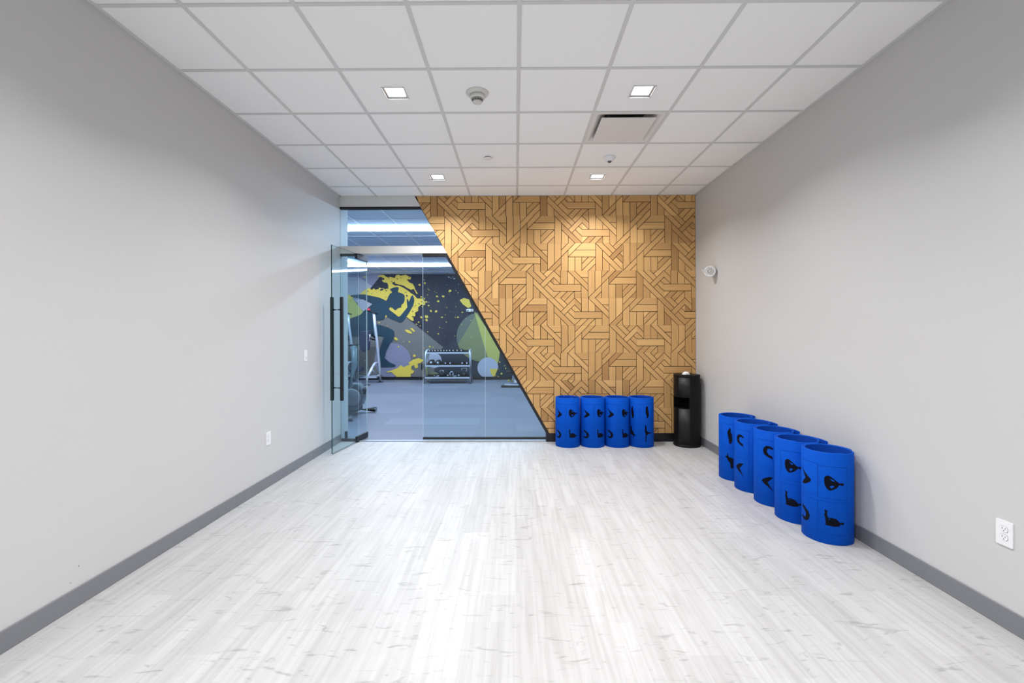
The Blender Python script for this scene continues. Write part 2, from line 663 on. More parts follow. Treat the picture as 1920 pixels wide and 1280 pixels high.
def planks_of_panel():
    """outlines of the strips in one panel: list of loops [(u,v,is_joint_edge_to_next)]"""
    tris = [t for j in range(4) for i in range(16) for t in cell_tris(i, j)]
    par = list(range(len(tris)))

    def find(a):
        while par[a] != a:
            par[a] = par[par[a]]
            a = par[a]
        return a
    em = {}
    for k, t in enumerate(tris):
        for a, b in ((0, 1), (1, 2), (2, 0)):
            em.setdefault(frozenset((t[a], t[b])), []).append(k)

    def modk(e):
        return frozenset((p[0] % 32, p[1]) for p in e)

    def seam(e):
        p, q = tuple(e)
        return (p[0] == q[0] and p[0] in (0, 8, 32)) or (p[1] == q[1] and p[1] in (0, 8))
    for e, ks in em.items():
        if len(ks) == 2 and modk(e) not in JOINT and not seam(e):
            par[find(ks[0])] = find(ks[1])
    groups = {}
    for k in range(len(tris)):
        groups.setdefault(find(k), []).append(k)
    out = []
    for ks in groups.values():
        nxt = {}
        for k in ks:
            t = tris[k]
            for a, b in ((0, 1), (1, 2), (2, 0)):
                p, q = t[a], t[b]
                if (q, p) in nxt:
                    del nxt[(q, p)]
                else:
                    nxt[(p, q)] = modk(frozenset((p, q))) in JOINT
        adj = {}
        for (p, q), jn in nxt.items():
            adj.setdefault(p, []).append((q, jn))
        start = next(iter(adj))
        loop, p, prev = [], start, None
        while True:
            opts = adj[p]
            q, jn = opts[0]
            opts.pop(0)
            loop.append((p[0] / 2, p[1] / 2, jn))
            p = q
            if p == start or len(loop) > 200:
                break
        # drop collinear points whose two edges are of the same kind
        res = []
        n = len(loop)
        for i in range(n):
            a, b, c = loop[i - 1], loop[i], loop[(i + 1) % n]
            cr = (b[0] - a[0]) * (c[1] - b[1]) - (b[1] - a[1]) * (c[0] - b[0])
            if abs(cr) < 1e-6 and a[2] == b[2]:
                continue
            res.append(b)
        out.append(res)
    return out


def inset(loop, w_joint, w_seam):
    """shrink a loop given in metres; per-edge distance"""
    n = len(loop)
    area = sum(loop[i][0] * loop[(i + 1) % n][1] - loop[(i + 1) % n][0] * loop[i][1] for i in range(n))
    s = 1 if area > 0 else -1
    L = []
    for i in range(n):
        a, b = Vector(loop[i][:2]), Vector(loop[(i + 1) % n][:2])
        d = (b - a).normalized()
        nrm = Vector((-d.y, d.x)) * s
        L.append((a + nrm * (w_joint if loop[i][2] else w_seam), d))
    out = []
    for i in range(n):
        p0, d0 = L[i - 1]
        p1, d1 = L[i]
        cr = d0.x * d1.y - d0.y * d1.x
        if abs(cr) < 1e-6:
            out.append((p1.x, p1.y))
            continue
        t = ((p1.x - p0.x) * d1.y - (p1.y - p0.y) * d1.x) / cr
        q = p0 + d0 * t
        out.append((q.x, q.y))
    return out


def clip(poly, f):
    """keep the side where f >= 0"""
    out = []
    n = len(poly)
    for i in range(n):
        a, b = poly[i], poly[(i + 1) % n]
        fa, fb = f(a), f(b)
        if fa >= 0:
            out.append(a)
        if (fa >= 0) != (fb >= 0):
            t = fa / (fa - fb)
            out.append((a[0] + (b[0] - a[0]) * t, a[1] + (b[1] - a[1]) * t))
    return out


ROWX = [-1.099, -0.915, -0.384, 0.142, 0.412, -0.208, 0.142, 0.497, -0.204]
PANEL = planks_of_panel()
bm = nbm()
uvl = bm.loops.layers.uv.new('grain')
ton = bm.faces.layers.float.new('tone')
rng = random.Random(11)
for row in range(9):
    z_bot = ZS0 + (8 - row) * VP_
    z_top = z_bot + VP_
    vz = VP_ / 4
    runs = []
    for rep in range(-2, 3):
        u0 = ROWX[row] + rep * 16 * UX
        lo, hi = -9, 9
        if row == 2:
            hi = 1.3886
        runs.append((u0, lo, hi))
    if row == 2:                          # this row changes panel near the right-hand end
        for rep in range(-1, 2):
            runs.append((ROWX[row] - 5 * UX + rep * 16 * UX + 16 * UX, 1.3886, 9))
    for u0, lo, hi in runs:
        if u0 > XR or u0 + 16 * UX < -1.4:
            continue
        ptone = rng.uniform(-0.08, 0.08)
        for lp in PANEL:
            m_ = [(u0 + u * UX, z_top - v * vz, jn) for u, v, jn in lp]
            po = inset(m_, 0.0035, 0.0005)
            po = clip(po, lambda p: p[0] - lo - 0.0003)
            po = clip(po, lambda p: hi - 0.0003 - p[0]) if len(po) > 2 else po
            po = clip(po, lambda p: XR - 0.004 - p[0]) if len(po) > 2 else po
            po = clip(po, lambda p: H + 0.03 - p[1]) if len(po) > 2 else po
            po = clip(po, lambda p: p[1] - ZB - 0.002) if len(po) > 2 else po
            po = clip(po, lambda p: p[0] - slope_x(p[1])) if len(po) > 2 else po
            cl = []
            for p in po:
                if not cl or (abs(p[0] - cl[-1][0]) + abs(p[1] - cl[-1][1])) > 1e-5:
                    cl.append(p)
            if len(cl) > 1 and abs(cl[0][0] - cl[-1][0]) + abs(cl[0][1] - cl[-1][1]) < 1e-5:
                cl.pop()
            if len(cl) < 3:
                continue
            # grain runs along the longest edge
            best, gd = 0, Vector((1, 0))
            for i in range(len(m_)):
                a, b = Vector(m_[i][:2]), Vector(m_[(i + 1) % len(m_)][:2])
                if (b - a).length > best:
                    best, gd = (b - a).length, (b - a).normalized()
            gn = Vector((-gd.y, gd.x))
            r_ = rng.random()
            tone = min(1, max(0, 0.62 + ptone + rng.uniform(-0.14, 0.14) - (0.26 if r_ < 0.10 else 0) + (0.16 if r_ > 0.86 else 0)))
            off = rng.uniform(0, 50)
            nf = len(bm.faces)
            add_prism(bm, cl, lambda u, v, d: (u, d, v), YB, YB + 0.012)
            bm.faces.ensure_lookup_table()
            for f in bm.faces[nf:]:
                f[ton] = tone
                for l in f.loops:
                    q = Vector((l.vert.co.x, l.vert.co.z))
                    l[uvl].uv = (q.dot(gd) + off, q.dot(gn) + off * 0.37)
tw = thing('wall_back', 'oak strip wall of interlaced geometric joints with a slanted left edge', 'wall', kind='structure')
obj('timber_strips', bm, M['timber'], tw)
bm = nbm()
add_prism(bm, [(slope_x(ZB), ZB), (XR, ZB), (XR, H + 0.05), (slope_x(H + 0.05), H + 0.05)], lambda u, v, d: (u, d, v), YB + 0.0125, YB + 0.13)
obj('backing_board', bm, M['backing'], tw)

# ---- glazing
GLY0, GLY1 = 5.895, 5.905


def glass_prism(bm, poly, fmap, d0, d1, edge=1):
    a = [bm.verts.new(fmap(u, v, d0)) for u, v in poly]
    b = [bm.verts.new(fmap(u, v, d1)) for u, v in poly]
    n = len(poly)
    bm.faces.new(a).material_index = 0
    bm.faces.new(b[::-1]).material_index = 0
    for i in range(n):
        bm.faces.new((a[i], b[i], b[(i + 1) % n], a[(i + 1) % n])).material_index = edge


XZ = lambda u, v, d: (u, d, v)
GM = [M['glass'], M['glass_edge']]
# transom
t = thing('window_1', 'transom glass above the door under a black channel', 'window', kind='structure')
bm = nbm()
glass_prism(bm, [(XL, ZK1), (slope_x(ZK1) - 0.008, ZK1), (slope_x(3.025) - 0.008, 3.025), (XL, 3.025)], XZ, GLY0, GLY1)
obj('glass_pane', bm, GM, t)
bm = nbm()
add_prism(bm, [(XL, 3.023), (slope_x(3.023) - 0.004, 3.023), (slope_x(ZC) - 0.004, ZC - 0.0005), (XL, ZC - 0.0005)], XZ, YB + 0.001, YB + 0.045)
obj('top_channel', bm, M['black'], t)
bm = nbm()
add_prism(bm, [(slope_x(ZK1) - 0.007, ZK1 + .001), (slope_x(ZK1) - 0.0005, ZK1 + .001), (slope_x(3.022) - 0.0005, 3.022), (slope_x(3.022) - 0.007, 3.022)], XZ, YB + 0.001, YB + 0.03)
obj('side_channel', bm, M['black'], t)
# slanted fixed pane
X1 = -1.2037
t = thing('window_2', 'large fixed glass pane with a slanted black frame beside the door', 'window', kind='structure')
ZT = 2.404
FW = 0.042
bm = nbm()
glass_prism(bm, [(X1, 0.03), (-0.3935, 0.03), (-0.3935, (3.1795 - (-0.3935 + FW / 2 + 1.3001) / 0.5656)), (slope_x(2.42) - FW / 2, 2.42), (X1, 2.42)], XZ, GLY0, GLY1, 0)
glass_prism(bm, [(-0.3905, 0.03), (slope_x(0.06) - FW / 2, 0.03), (-0.3905, (3.1795 - (-0.3905 + FW / 2 + 1.3001) / 0.5656))], XZ, GLY0, GLY1, 0)
obj('glass_pane', bm, GM, t)
bm = nbm()
add_box(bm, X1 - 0.001, X1 + 0.002, GLY0 - 0.0005, GLY1 + 0.0005, 0.03, 2.42)
add_box(bm, -0.3935, -0.3905, GLY0 - 0.0002, GLY1 + 0.0002, 0.05, 1.55)
obj('polished_edge', bm, M['polished'], t)
bm = nbm()
add_prism(bm, [(X1, ZT), (slope_x(ZT) - FW, ZT), (slope_x(0.03) - FW, 0.03), (slope_x(0.03) - 0.001, 0.03), (slope_x(ZK0) - 0.001, ZK0 - 0.001), (X1, ZK0 - 0.001)][:4] +
          [(slope_x(ZB) - 0.001, ZB + 0.0), (slope_x(ZK0) - 0.001, ZK0 - 0.001), (X1, ZK0 - 0.001)], XZ, YB + 0.001, YB + 0.045)
obj('slanted_frame', bm, M['black'], t)
bm = nbm()
add_box(bm, X1, slope_x(ZB) - FW, YB + 0.001, YB + 0.035, 0.028, 0.056)
obj('bottom_channel', bm, M['black'], t)
# sidelight
t = thing('window_3', 'narrow fixed glass sidelight between left wall and glass door', 'window', kind='structure')
XS = -2.048
bm = nbm()
glass_prism(bm, [(XL, 0.03), (XS, 0.03), (XS, 2.43), (XL, 2.43)], XZ, GLY0, GLY1)
obj('glass_pane', bm, [M['glass'], M['polished']], t)
bm = nbm()
add_box(bm, XL, XS, YB + 0.005, YB + 0.04, 2.415, 2.4465)
add_box(bm, XL + 0.01, XS, YB + 0.005, YB + 0.04, 0.0, 0.038)
obj('channel', bm, M['black'], t)
bm = nbm()
add_box(bm, XL + 0.055, XL + 0.082, YB + 0.004, YB + 0.04, 0.038, 0.13)
obj('clip', bm, M['black'], t)
# threshold
bm = nbm()
add_box(bm, XL, slope_x(0) - 0.02, YB + 0.0, YB + 0.09, -0.02, 0.006)
struct('trim_3', bm, mat('threshold_metal', (0.40, 0.42, 0.45), 0.4, 0.5), 'metal threshold strip under the glass door', 'threshold')

# ---- glass door, swung open into the room
D0 = Vector((-2.129, 5.243))
D1 = Vector((-2.012, 6.128))
dd = (D1 - D0)
DL = dd.length
ang = math.atan2(dd.y, dd.x)
t = thing('door_1', 'frameless glass door standing open with tall black pull handles', 'door', (D0.x, D0.y, 0), ang, kind='structure')
# local axes: x along the leaf from the free edge, y to the left wall side (+y)
bm = nbm()
glass_prism(bm, [(0, 0.012), (DL, 0.012), (DL, 2.438), (0, 2.438)], lambda u, v, d: (u, d, v), -0.006, 0.006)
bm.faces.ensure_lookup_table()
for f in bm.faces[2:]:
    if f.calc_center_median().x > DL - 0.001:
        f.material_index = 2
obj('glass_leaf', bm, GM + [M['polished']], t)
hx = 0.115
hnd = None
bm = nbm()
for s in (-1, 1):
    add_box(bm, hx - 0.016, hx + 0.016, s * 0.0615 - 0.016, s * 0.0615 + 0.016, 0.615, 1.84)
hnd = obj('pull_handle', bm, M['black'], t, 0.002)
bm = nbm()
for z in (0.765, 1.69):
    add_tube(bm, [(hx, -0.0605, z), (hx, 0.0605, z)], 0.014)
obj('standoff', bm, M['black'], hnd)
for z0, z1, nm in ((0.008, 0.078, 'pivot_patch'), (2.372, 2.4405, 'pivot_patch')):
    bm = nbm()
    add_box(bm, DL - 0.30, DL + 0.004, -0.016, 0.016, z0, z1)
    obj(nm, bm, M['black'], t, 0.002)
bm = nbm()
add_tube(bm, [(DL - 0.24, 0, 0.0), (DL - 0.24, 0, 0.012)], 0.02)
add_tube(bm, [(DL - 0.24, 0, 2.4385), (DL - 0.24, 0, 2.4465)], 0.02)
obj('pivot_pin', bm, M['chrome'], t)

# ---------------------------------------------------------------- ceiling lights
LN = ['square ceiling downlight nearest the smoke detector', 'square ceiling downlight just before the air diffuser',
      'square ceiling downlight nearest the transom glass', 'square ceiling downlight near the top of the timber wall']
order = [(LX[0], LY[1]), (LX[1], LY[1]), (LX[0], LY[0]), (LX[1], LY[0])] + [(x, y) for y in LY[2:] for x in LX]
h = HOLE_L
lt0 = thing('ceiling_light', LN[0], 'ceiling light', (order[0][0], order[0][1], H), 0, 'recessed square downlights')
bm = nbm()
for s in (-1, 1):
    add_box(bm, -h - 0.006, h + 0.006, min(s * h, s * (h + 0.006)), max(s * h, s * (h + 0.006)), -0.0015, 0.004)
    add_box(bm, min(s * h, s * (h + 0.006)), max(s * h, s * (h + 0.006)), -h, h, -0.0015, 0.004)
obj('trim_ring', bm, M['grid'], lt0)
bm = nbm()
hi_ = 0.064
for a, b in (((-1, -1), (1, -1)), ((1, -1), (1, 1)), ((1, 1), (-1, 1)), ((-1, 1), (-1, -1))):
    bm.faces.new([bm.verts.new(p) for p in ((a[0] * h, a[1] * h, 0.002), (b[0] * h, b[1] * h, 0.002), (b[0] * hi_, b[1] * hi_, 0.012), (a[0] * hi_, a[1] * hi_, 0.012))])
obj('reflector', bm, mat('reflector_metal', (0.30, 0.30, 0.31), 0.45, 0.8), lt0)
bm = nbm()
add_box(bm, -hi_, hi_, -hi_, hi_, 0.012, 0.016)
obj('lens', bm, M['lens'], lt0)
ld = bpy.data.lights.new('downlight', 'AREA')
ld.shape = 'SQUARE'
ld.size = 2 * hi_ - 0.01
ld.energy = LAMP_W
ld.color = LAMP_COL
ld.spread = LAMP_SPREAD
lo = bpy.data.objects.new('lamp', ld)
C.objects.link(lo)
lo.parent = lt0
lo.location = (0, 0, -0.003)
for i, (x, y) in enumerate(order[1:], 1):
    dup(lt0, (x, y, H), 0, LN[i] if i < 4 else 'square ceiling downlight behind the viewpoint')

# air diffuser
dx, dy = DIFF
t = thing('air_diffuser', 'square plaque air diffuser set into the ceiling grid', 'air vent', (dx, dy, H))
bm = nbm()
R0, R1, R2 = U / 2 - 0.012, 0.235, 0.19
zz = (0.004, 0.028, 0.075)
for (ra, za), (rb, zb) in (((R0, zz[0]), (R0 - 0.03, zz[0])), ((R0 - 0.03, zz[0]), (R0 - 0.055, 0.022)), ((R0 - 0.055, 0.022), (R2 - 0.02, 0.085))):
    for k in range(4):
        c = [(-1, -1), (1, -1), (1, 1), (-1, 1)]
        a, b = c[k], c[(k + 1) % 4]
        bm.faces.new([bm.verts.new(p) for p in ((a[0] * ra, a[1] * ra, za), (b[0] * ra, b[1] * ra, za), (b[0] * rb, b[1] * rb, zb), (a[0] * rb, a[1] * rb, zb))])
obj('sloped_frame', bm, M['pinkish'], t)
bm = nbm()
add_box(bm, -0.226, 0.226, -0.226, 0.226, -0.010, -0.003)
obj('plaque', bm, M['pinkish'], t, 0.003)
bm = nbm()
add_box(bm, -0.26, 0.26, -0.26, 0.26, 0.085, 0.14)
obj('neck', bm, M['duct'], t)
bm = nbm()
bm.free()
for sx in (-1, 1):
    for sy in (-1, 1):
        bm = nbm()
        add_tube(bm, [(sx * 0.15, sy * 0.15, 0.0), (sx * 0.15, sy * 0.15, 0.09)], 0.006, 8)
        obj('hanger_pin', bm, M['silver'], t)

# smoke detector
t = thing('smoke_detector', 'round off-white smoke detector with a slotted nose on the ceiling', 'smoke detector', (-0.2776, 3.3635, H + 0.005))
bm = nbm()
add_lathe(bm, [(0, 0), (0.084, 0), (0.084, -0.006), (0.078, -0.013), (0.058, -0.020), (0, -0.020)])
obj('base_ring', bm, M['offwhite'], t)
bm = nbm()
add_lathe(bm, [(0, -0.020), (0.056, -0.0205), (0.054, -0.040), (0.047, -0.049), (0, -0.049)])
bd = obj('head', bm, M['offwhite'], t)
bm = nbm()
add_lathe(bm, [(0.040, -0.049), (0.037, -0.066), (0, -0.066)])
obj('sensing_chamber', bm, M['greyslot'], t)
bm = nbm()
for k in range(12):
    a = 2 * PI * k / 12
    add_tube(bm, [(0.044 * math.cos(a), 0.044 * math.sin(a), -0.048), (0.033 * math.cos(a), 0.033 * math.sin(a), -0.071)], 0.0035, 6)
add_lathe(bm, [(0.0425, -0.056), (0.044, -0.0575), (0.0425, -0.059)])
add_lathe(bm, [(0, -0.068), (0.036, -0.067), (0.034, -0.074), (0.02, -0.078), (0, -0.079)])
obj('grille', bm, M['offwhite'], t)

# sprinkler cover
t = thing('sprinkler_cover', 'flat white concealed sprinkler disc on the ceiling', 'sprinkler', (-0.2735, 4.607, H + 0.005))
bm = nbm()
add_lathe(bm, [(0, -0.014), (0.040, -0.014), (0.043, -0.011), (0.043, -0.009), (0.0, -0.009)])
obj('cover_plate', bm, M['white'], t)
bm = nbm()
add_lathe(bm, [(0.033, -0.0085), (0.033, 0.0)])
obj('cup', bm, M['greyslot'], t)

# ceiling occupancy sensor
t = thing('ceiling_sensor', 'small white dome sensor with dark lens on the ceiling', 'sensor', (0.9605, 4.609, H + 0.005))
bm = nbm()
add_lathe(bm, [(0, 0), (0.060, 0), (0.060, -0.008), (0.055, -0.022), (0.042, -0.036), (0.022, -0.045), (0, -0.0455)])
obj('dome', bm, M['white'], t)
bm = nbm()
add_lathe(bm, [(0.021, -0.044), (0.019, -0.053), (0.011, -0.058), (0, -0.059)])
obj('lens', bm, M['greyslot'], t)


# ---------------------------------------------------------------- wall fittings
def round_rect(w, hh, r, n=5):
    out = []
    for cx, cy, a0 in ((w - r, hh - r, 0), (-w + r, hh - r, 90), (-w + r, -hh + r, 180), (w - r, -hh + r, 270)):
        for k in range(n + 1):
            a = math.radians(a0 + 90 * k / n)
            out.append((cx + r * math.cos(a), cy + r * math.sin(a)))
    return out


WF = lambda u, v, d: (u, -d, v)        # local: u along wall, v up, d out of wall (-y)


def make_outlet(label, loc, rz, mp=M['white'], ms=M['greyslot']):
    t = thing('wall_outlet', label, 'wall outlet', loc, rz)
    bm = nbm()
    add_prism(bm, round_rect(0.0375, 0.0595, 0.004), WF, 0.0005, 0.006)
    obj('cover_plate', bm, mp, t, 0.002)
    for zc in (0.0195, -0.0195):
        bm = nbm()
        pts = []
        for k in range(28):
            a = 2 * PI * k / 28
            pts.append((0.0172 * math.cos(a), zc + max(-0.0135, min(0.0135, 0.0172 * math.sin(a)))))
        ded = []
        for q in pts:
            if not ded or abs(q[0] - ded[-1][0]) + abs(q[1] - ded[-1][1]) > 1e-5:
                ded.append(q)
        add_prism(bm, ded, WF, 0.005, 0.0078)
        rc = obj('receptacle', bm, mp, t)
        bm = nbm()
        for ux, hh in ((-0.0065, 0.0046), (0.0065, 0.0038)):
            add_prism(bm, [(ux - 0.0013, zc + 0.003 - hh), (ux + 0.0013, zc + 0.003 - hh), (ux + 0.0013, zc + 0.003 + hh), (ux - 0.0013, zc + 0.003 + hh)], WF, 0.0070, 0.0080)
        add_prism(bm, [(0.0026 * math.cos(2 * PI * k / 10), zc - 0.0078 + 0.0026 * math.sin(2 * PI * k / 10)) for k in range(10)], WF, 0.0070, 0.0080)
        obj('slots', bm, ms, rc)
        bm = nbm()
        ring = [(q[0] * 1.0, q[1]) for q in ded]
        n = len(ring)
        for k in range(n):
            a, b = ring[k], ring[(k + 1) % n]
            ao = (a[0] * 1.07, zc + (a[1] - zc) * 1.07)
            bo = (b[0] * 1.07, zc + (b[1] - zc) * 1.07)
            bm.faces.new([bm.verts.new(WF(q[0], q[1], 0.0063)) for q in (a, b, bo, ao)])
        obj('gap', bm, ms, rc)
    bm = nbm()
    add_prism(bm, [(0.0028 * math.cos(2 * PI * k / 10), 0.0028 * math.sin(2 * PI * k / 10)) for k in range(10)], WF, 0.0055, 0.0070)
    obj('screw', bm, mp, t)
    return t


# local -y must point into the room: right wall -> rotate so that -y maps to -x
make_outlet('white duplex outlet on the right wall near the front of the room', (XR, 2.179, 0.452), -PI / 2)
make_outlet('white duplex outlet low on the left wall below the light switch', (XL, 4.16, 0.446), PI / 2)

t = thing('light_switch', 'white wall switch on the left wall beside the glass door', 'light switch', (XL, 4.905, 1.172), PI / 2)
bm = nbm()
add_prism(bm, round_rect(0.0375, 0.0595, 0.004), WF, 0.0005, 0.006)
obj('cover_plate', bm, M['white'], t, 0.002)
bm = nbm()
add_prism(bm, [(-0.0165, -0.033), (0.0165, -0.033), (0.0165, 0.033), (-0.0165, 0.033)], WF, 0.005, 0.008)
obj('paddle', bm, M['white'], t, 0.001)
bm = nbm()
add_prism(bm, [(0.004, -0.030), (0.011, -0.030), (0.011, -0.012), (0.004, -0.012)], WF, 0.0075, 0.013)
obj('slider', bm, M['white'], t, 0.001)
bm = nbm()
add_prism(bm, [(-0.001, -0.032), (0.0035, -0.032), (0.0035, -0.018), (-0.001, -0.018)], WF, 0.0078, 0.0084)
obj('slider_groove', bm, M['greyslot'], t)

# wall sensor on the right wall
t = thing('wall_sensor', 'round white ringed sensor head jutting from the right wall', 'sensor', (XR, 5.40, 2.118))
ax = Vector((-0.40, -0.90, -0.02)).normalized()
cH = Vector((-0.072, -0.115, 0))
mtx = Matrix.Translation(cH) @ ax.to_track_quat('Z', 'Y').to_matrix().to_4x4()
bm = nbm()
add_lathe(bm, [(0, -0.05), (0.045, -0.045), (0.062, -0.02), (0.064, 0.012), (0.060, 0.020), (0.050, 0.022), (0.044, 0.014), (0, 0.012)], 36, mtx)
obj('head', bm, M['white'], t)
bm = nbm()
add_lathe(bm, [(0.038, 0.012), (0.036, 0.022), (0.028, 0.027), (0.026, 0.018), (0.016, 0.018), (0.013, 0.026), (0, 0.028)], 32, mtx)
obj('lens', bm, M['offwhite'], t)
bm = nbm()
add_tube(bm, [(-0.004, -0.03, 0), (-0.055, -0.075, 0)], 0.035, 20)
add_lathe(bm, [(0, 0), (0.052, 0.0), (0.052, 0.012), (0.042, 0.02), (0, 0.02)], 28, Matrix.Translation((0, -0.03, 0)) @ Matrix.Rotation(-PI / 2, 4, 'Y'))
obj('mount', bm, M['white'], t)
bm = nbm()
add_prism(bm, [(-0.105, -0.048), (-0.110, 0.030), (-0.158, 0.020)], lambda u, v, d: (u, d, v), -0.115, -0.085)
obj('fin', bm, M['white'], t, 0.002)

# ---------------------------------------------------------------- rolled exercise mats
MAT_R, MAT_T, MAT_H = 0.152, 0.0105, 0.605
END_A = math.radians(40)                      # where the outer end of the roll sits


def roll_radius(s, total, inner_in, tail):
    """outer radius at unrolled angle s (0 = inner end, total = outer end)"""
    th1 = total - 2 * PI
    r = MAT_R
    k = (s - th1) / 0.7
    k = min(1, max(0, k))
    k = k * k * (3 - 2 * k)
    r = MAT_R - (MAT_T + 0.0015) * (1 - k)
    if s < 0.9:
        r -= inner_in * (1 - s / 0.9) ** 1.5
    if s > total - 0.95:
        r += tail * ((s - total + 0.95) / 0.95) ** 2
    return r


def mat_body(total, inner_in, tail, end_a):
    """clockwise roll seen from above; returns bmesh and the angle function"""
    bm = nbm()
    n = int(total / (2 * PI) * 84)
    rings = []
    for i in range(n + 1):
        s = total * i / n
        a = end_a + (total - s)
        r = roll_radius(s, total, inner_in, tail)
        ri = r - MAT_T
        c, sn = math.cos(a), math.sin(a)
        rr = 0.0025
        prof = [(ri, rr), (ri + rr, 0), (r - rr, 0), (r, rr), (r, MAT_H - rr), (r - rr, MAT_H), (ri + rr, MAT_H), (ri, MAT_H - rr)]
        rings.append([bm.verts.new((q * c, q * sn, z)) for q, z in prof])
    for a, b in zip(rings, rings[1:]):
        for k in range(8):
            f = bm.faces.new((a[k], a[(k + 1) % 8], b[(k + 1) % 8], b[k]))
            f.smooth = True
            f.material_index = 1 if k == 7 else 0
    bm.faces.new(rings[0])
    bm.faces.new(rings[-1][::-1])
    return bm


def Pp(pts, cx, cy, s, fu=1.0, flip=False):
    out = []
    for x, y in pts:
        u, v = (x - cx) * s * fu, -(y - cy) * s
        out.append((-u, -v) if flip else (u, v))
    return out


S1 = 0.00059
LOTUS = [Pp(p, 490, 492, S1) for p in (
    [(405, 440), (420, 415), (445, 408), (480, 430), (520, 465), (545, 485), (560, 488), (575, 483), (592, 488), (597, 500), (590, 512), (570, 514), (555, 505), (545, 512), (520, 545), (480, 570), (450, 578), (425, 555), (408, 520), (402, 480)],
    [(455, 445), (485, 450), (505, 470), (480, 470)], [(455, 530), (480, 518), (500, 525), (470, 555)])]
SEATED = [Pp(p, 490, 905, S1) for p in (
    [(405, 820), (415, 810), (425, 825), (445, 820), (430, 835), (430, 870), (440, 900), (470, 895), (520, 905), (550, 940), (565, 945), (580, 935), (597, 945), (595, 962), (580, 968), (562, 960), (545, 985), (490, 992), (410, 985), (418, 970), (412, 900), (403, 870), (412, 850)],
    [(445, 905), (460, 915), (450, 925)])]
DOG = [Pp([(118, 285), (150, 340), (195, 390), (212, 415), (205, 440), (180, 470), (155, 490), (125, 492), (135, 470), (150, 440), (165, 415), (150, 370)], 165, 390, S1, 1.7)]
BRIDGE = [Pp([(122, 680), (130, 740), (160, 760), (190, 790), (202, 835), (195, 880), (175, 912), (145, 912), (120, 885), (128, 868), (150, 880), (165, 870), (170, 830), (155, 795), (130, 775)], 165, 805, S1, 1.7)]
TALL = [Pp([(155, 205), (165, 220), (165, 260), (178, 290), (180, 370), (170, 410), (150, 410), (145, 360), (130, 270), (140, 240)], 155, 305, 0.00074, 1.25)]
KNEEL = [Pp([(120, 515), (128, 570), (160, 580), (175, 590), (175, 700), (165, 718), (148, 705), (145, 650), (120, 620), (110, 590), (80, 570), (105, 572), (115, 545)], 140, 620, 0.00074, 1.25)]
TEE = [Pp([(1152, 700), (1165, 700), (1170, 765), (1190, 782), (1225, 782), (1225, 792), (1190, 798), (1168, 815), (1165, 885), (1155, 890), (1158, 800), (1150, 770)], 1175, 790, 0.00105, 1.25)]


def wrap(bm, s_mid, a_mid, z0, total, inner_in, tail, end_a, off=0.0007):
    """flat print (u to the right as seen from outside, v up) onto the roll's outer turn at angle a_mid"""
    for k in range(-16, 17):
        bmesh.ops.bisect_plane(bm, geom=bm.verts[:] + bm.edges[:] + bm.faces[:], plane_co=(k * 0.008, 0, 0), plane_no=(1, 0, 0))
    for v in bm.verts:
        a = a_mid + v.co.x / MAT_R
        s = total - ((a - end_a) % (2 * PI))
        r = roll_radius(s, total, inner_in, tail) + off
        v.co = Vector((r * math.cos(a), r * math.sin(a), z0 + v.co.y))


def flat_poly(bm, loops):
    vs = [[Vector((u, v, 0)) for u, v in lp] for lp in loops]
    flat = [bm.verts.new(p) for lp in vs for p in lp]
    for tri in tessellate_polygon(vs):
        bm.faces.new([flat[i] for i in tri])


def flat_rect(bm, u0, u1, v0, v1):
    bm.faces.new([bm.verts.new((a, b, 0)) for a, b in ((u0, v0), (u1, v0), (u1, v1), (u0, v1))])


def make_mat(label, loc, group, prints, turns=1.75, inner_in=0.0, tail=0.0, end_deg=40, frames=True):
    total = turns * 2 * PI
    end_a = math.radians(end_deg)
    t = thing('exercise_mat', label, 'exercise mat', (loc[0], loc[1], 0), 0, group)
    obj('rolled_foam', mat_body(total, inner_in, tail, end_a), [M['mat_blue'], M['mat_inner_shade']], t)
    view = math.atan2(-loc[1], -loc[0])
    cols = {}
    for pose, deg, z, flip in prints:
        a = view + math.radians(deg)
        bm = nbm()
        flat_poly(bm, [[(-u, -v) for u, v in lp] if flip else lp for lp in pose])
        wrap(bm, 0, a, z, total, inner_in, tail, end_a)
        obj('pose_print', bm, M['print_black'], t)
        cols.setdefault(round(deg, 3), []).append((z, flip))
    if frames:
        for deg, zs in cols.items():
            a = view + math.radians(deg)
            for z, flip in zs:
                bm = nbm()
                w_, h_, lw = 0.088, 0.107, 0.0014
                flat_poly(bm, [[(-w_ - lw, -h_ - lw), (w_ + lw, -h_ - lw), (w_ + lw, h_ + lw), (-w_ - lw, h_ + lw)],
                               [(-w_ + lw, -h_ + lw), (-w_ + lw, h_ - lw), (w_ - lw, h_ - lw), (w_ - lw, -h_ + lw)]])
                wrap(bm, 0, a, z, total, inner_in, tail, end_a, 0.0004)
                b2 = nbm()
                # printed caption beside the figure, too small to read
                sg = 1 if flip else -1
                v = -0.03
                rr = random.Random(int(z * 1000) + int(deg))
                x0_, x1_, x2_ = sg * 0.078 - 0.0016, sg * 0.078 - 0.0006, sg * 0.078 + 0.0016
                L_, R_ = [], []
                while v < 0.035:
                    l_ = rr.uniform(0.004, 0.011)
                    R_ += [(x2_, v), (x2_, v + l_), (x1_, v + l_), (x1_, v + l_ + 0.0022)]
                    v += l_ + 0.0022
                flat_poly(b2, [[(x0_, -0.03)] + R_ + [(x0_, v)]])
                wrap(b2, 0, a, z, total, inner_in, tail, end_a, 0.0006)
                obj('caption_print', b2, M['mat_line'], t)
                obj('panel_outline', bm, M['mat_line'], t)
    return t


